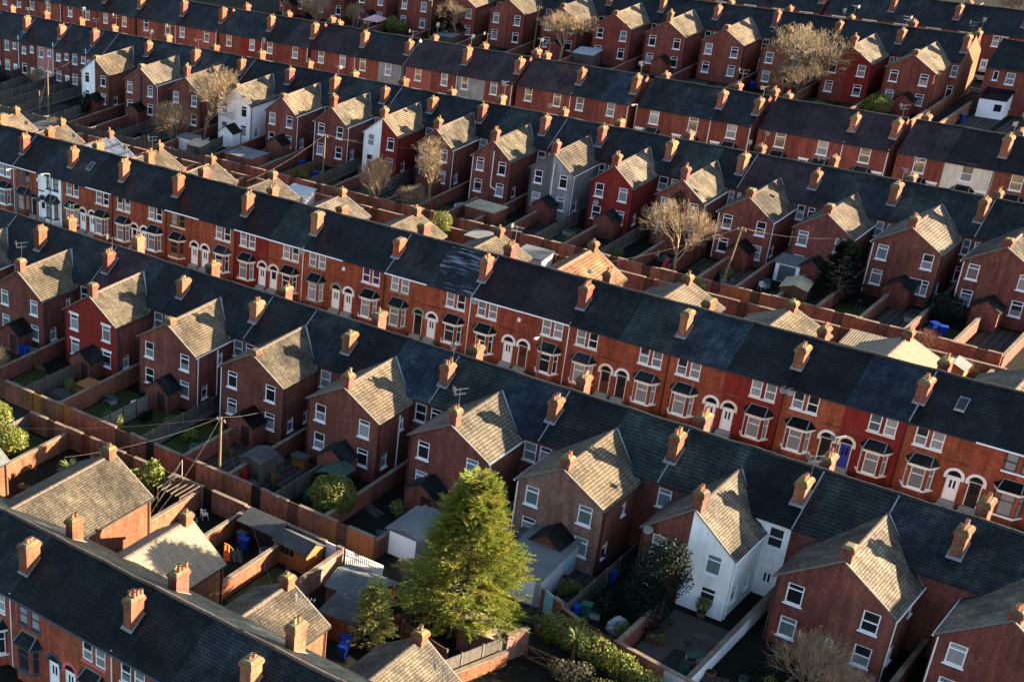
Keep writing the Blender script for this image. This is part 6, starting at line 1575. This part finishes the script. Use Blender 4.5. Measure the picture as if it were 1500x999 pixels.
fill(BX, -33.6, -28.4, [f'the {"left" if i % 2 else "right"} yard of the {ORD[(i+1)//2] if i % 2 else ORD[i//2+1]} gable, nearest row' if False else f'yard {ORD[i+1]} from left, nearest rear-facing row' for i in range(len(BX)-1)], 5)
fill(AXY, -45, -38.6, [f'sunny yard {ORD[i+1]} from left, bottom left row' for i in range(len(AXY)-1)], 2)
fill(DX, 27.6, 33.6, [f'yard {ORD[i+1] if i < 20 else "twenty "+ORD[i-19]} from left, second rear-facing row' if i < 39 else None for i in range(len(DX)-1)], 3)
fill(FX, 92.6, 99.5, [f'yard {ORD[i+1] if i < 20 else "twenty "+ORD[i-19]} from left, far row' for i in range(len(FX)-1)], 1)
def conifer(label, x, y, h, w, mat, seed, n, spray, lump=.16, power=.8):
    t = thing('conifer', label, 'conifer', (x, y, 0)); rnd = random.Random(seed)
    m = MB(); m.tube((x, y, 0), (x+.1, y, h*.94), w*.035, .04, 9); m.build('trunk', ['bark'], t)
    br = MB(); m = MB()
    spray0 = spray
    for i in range(n):
        spray = spray0*(.55+.95*rnd.random()**1.6); u = rnd.random()**.75; z = h*(.06+.93*u); a = rnd.random()*6.283
        R0 = w/2*(1-u)**power*(1+lump*math.sin(a*3+z*1.1)+lump*.8*math.sin(a*5-z*2.3)+lump*(rnd.random()-.5))
        if u < .15: R0 *= .62+u*2.5
        rr = R0*(.55+.45*rnd.random()**.5)
        d = Vector((math.cos(a), math.sin(a), .28+.5*u+rnd.gauss(0, .15))).normalized()
        p = Vector((x+math.cos(a)*rr, y+math.sin(a)*rr, z))
        if i % 6 == 0: br.tube((x, y, max(.3, z-.25*rr)), p, .05, .015, 4, cap=False)
        side = d.cross(UP).normalized(); up2 = side.cross(d)
        for k in range(17):
            s = k/16; q = p+d*(spray*s)-UP*(spray*.25*s*s); L = spray*(.42*(1-s)+.1)*(.6+.7*rnd.random())
            for sg in (-1, 1):
                e = (side*sg*(.75+.2*rnd.random())+d*.75+up2*rnd.gauss(0, .32)).normalized()
                tip = q+e*L; wv = (e.cross(up2)+up2*rnd.gauss(0, .5)).normalized()*(.022+.022*rnd.random())
                m.face([q-wv, tip, q+wv])
        tip = p+d*spray*1.15-UP*spray*.25; q = p+d*spray*.8-UP*spray*.16; m.face([q-side*.05, tip, q+side*.05])
    br.build('branch', ['bark'], t); m.build('crown', [mat], t)
    return t
conifer('giant sunlit conifer rising over the lane', 32.3, -38.0, 11.7, 7.3, 'leaf_conifer', 3, 3000, .95, .22, .74)
conifer('small sunlit conifer left of the giant one', 28.9, -43.6, 4.9, 3.0, 'leaf_small_conifer', 4, 520, .6)
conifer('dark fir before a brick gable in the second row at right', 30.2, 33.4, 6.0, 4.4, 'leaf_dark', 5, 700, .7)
conifer('dark fir beside the slim bare tree at top', -53.4, 99.0, 5.8, 3.4, 'leaf_dark', 6, 420, .7)

# ------------------------------------------------------------------ camera, light
w = bpy.data.worlds.new('World'); S.world = w; w.use_nodes = True
nt = w.node_tree; bg = nt.nodes['Background']
sky = nt.nodes.new('ShaderNodeTexSky'); sky.sky_type = 'NISHITA'; sky.sun_disc = False
SUN_EL, SUN_AZ = rad(16.5), rad(50)          # azimuth measured from +Y towards +X
sky.sun_elevation = SUN_EL; sky.sun_rotation = SUN_AZ
sky.air_density = 1.0; sky.dust_density = .6; sky.ozone_density = 1.0
nt.links.new(sky.outputs[0], bg.inputs[0]); bg.inputs[1].default_value = .05
sun = bpy.data.lights.new('sun', 'SUN'); sun.energy = 4.2; sun.angle = rad(.5); sun.color = (1, .81, .57)
so = bpy.data.objects.new('sun', sun); COL.objects.link(so)
sd = Vector((math.sin(SUN_AZ)*math.cos(SUN_EL), math.cos(SUN_AZ)*math.cos(SUN_EL), math.sin(SUN_EL)))
so.rotation_euler = sd.to_track_quat('Z', 'Y').to_euler()
cam = bpy.data.cameras.new('camera'); co = bpy.data.objects.new('camera', cam); COL.objects.link(co)
r_ = Vector((0.69082049, 0.72171562, -0.04351562)); u_ = Vector((-0.31764864, 0.35701544, 0.87843003)); f_ = Vector((-0.64951242, 0.59301478, -0.47588557))
mw = Matrix((r_, u_, -f_)).transposed().to_4x4(); mw.translation = Vector((70.96156549, -114.26755505, 60.04458023))
co.matrix_world = mw
cam.sensor_width = 36; cam.lens = 2144.0877/1500*36
cam.shift_x = (750-3.7342)/1500; cam.shift_y = (635.1547-499.5)/1500
cam.clip_start = 1; cam.clip_end = 3000
S.camera = co
S.view_settings.view_transform = 'Standard'; S.view_settings.look = 'None'; S.view_settings.exposure = 3.28; S.view_settings.gamma = 1; S.view_settings.use_curve_mapping = False
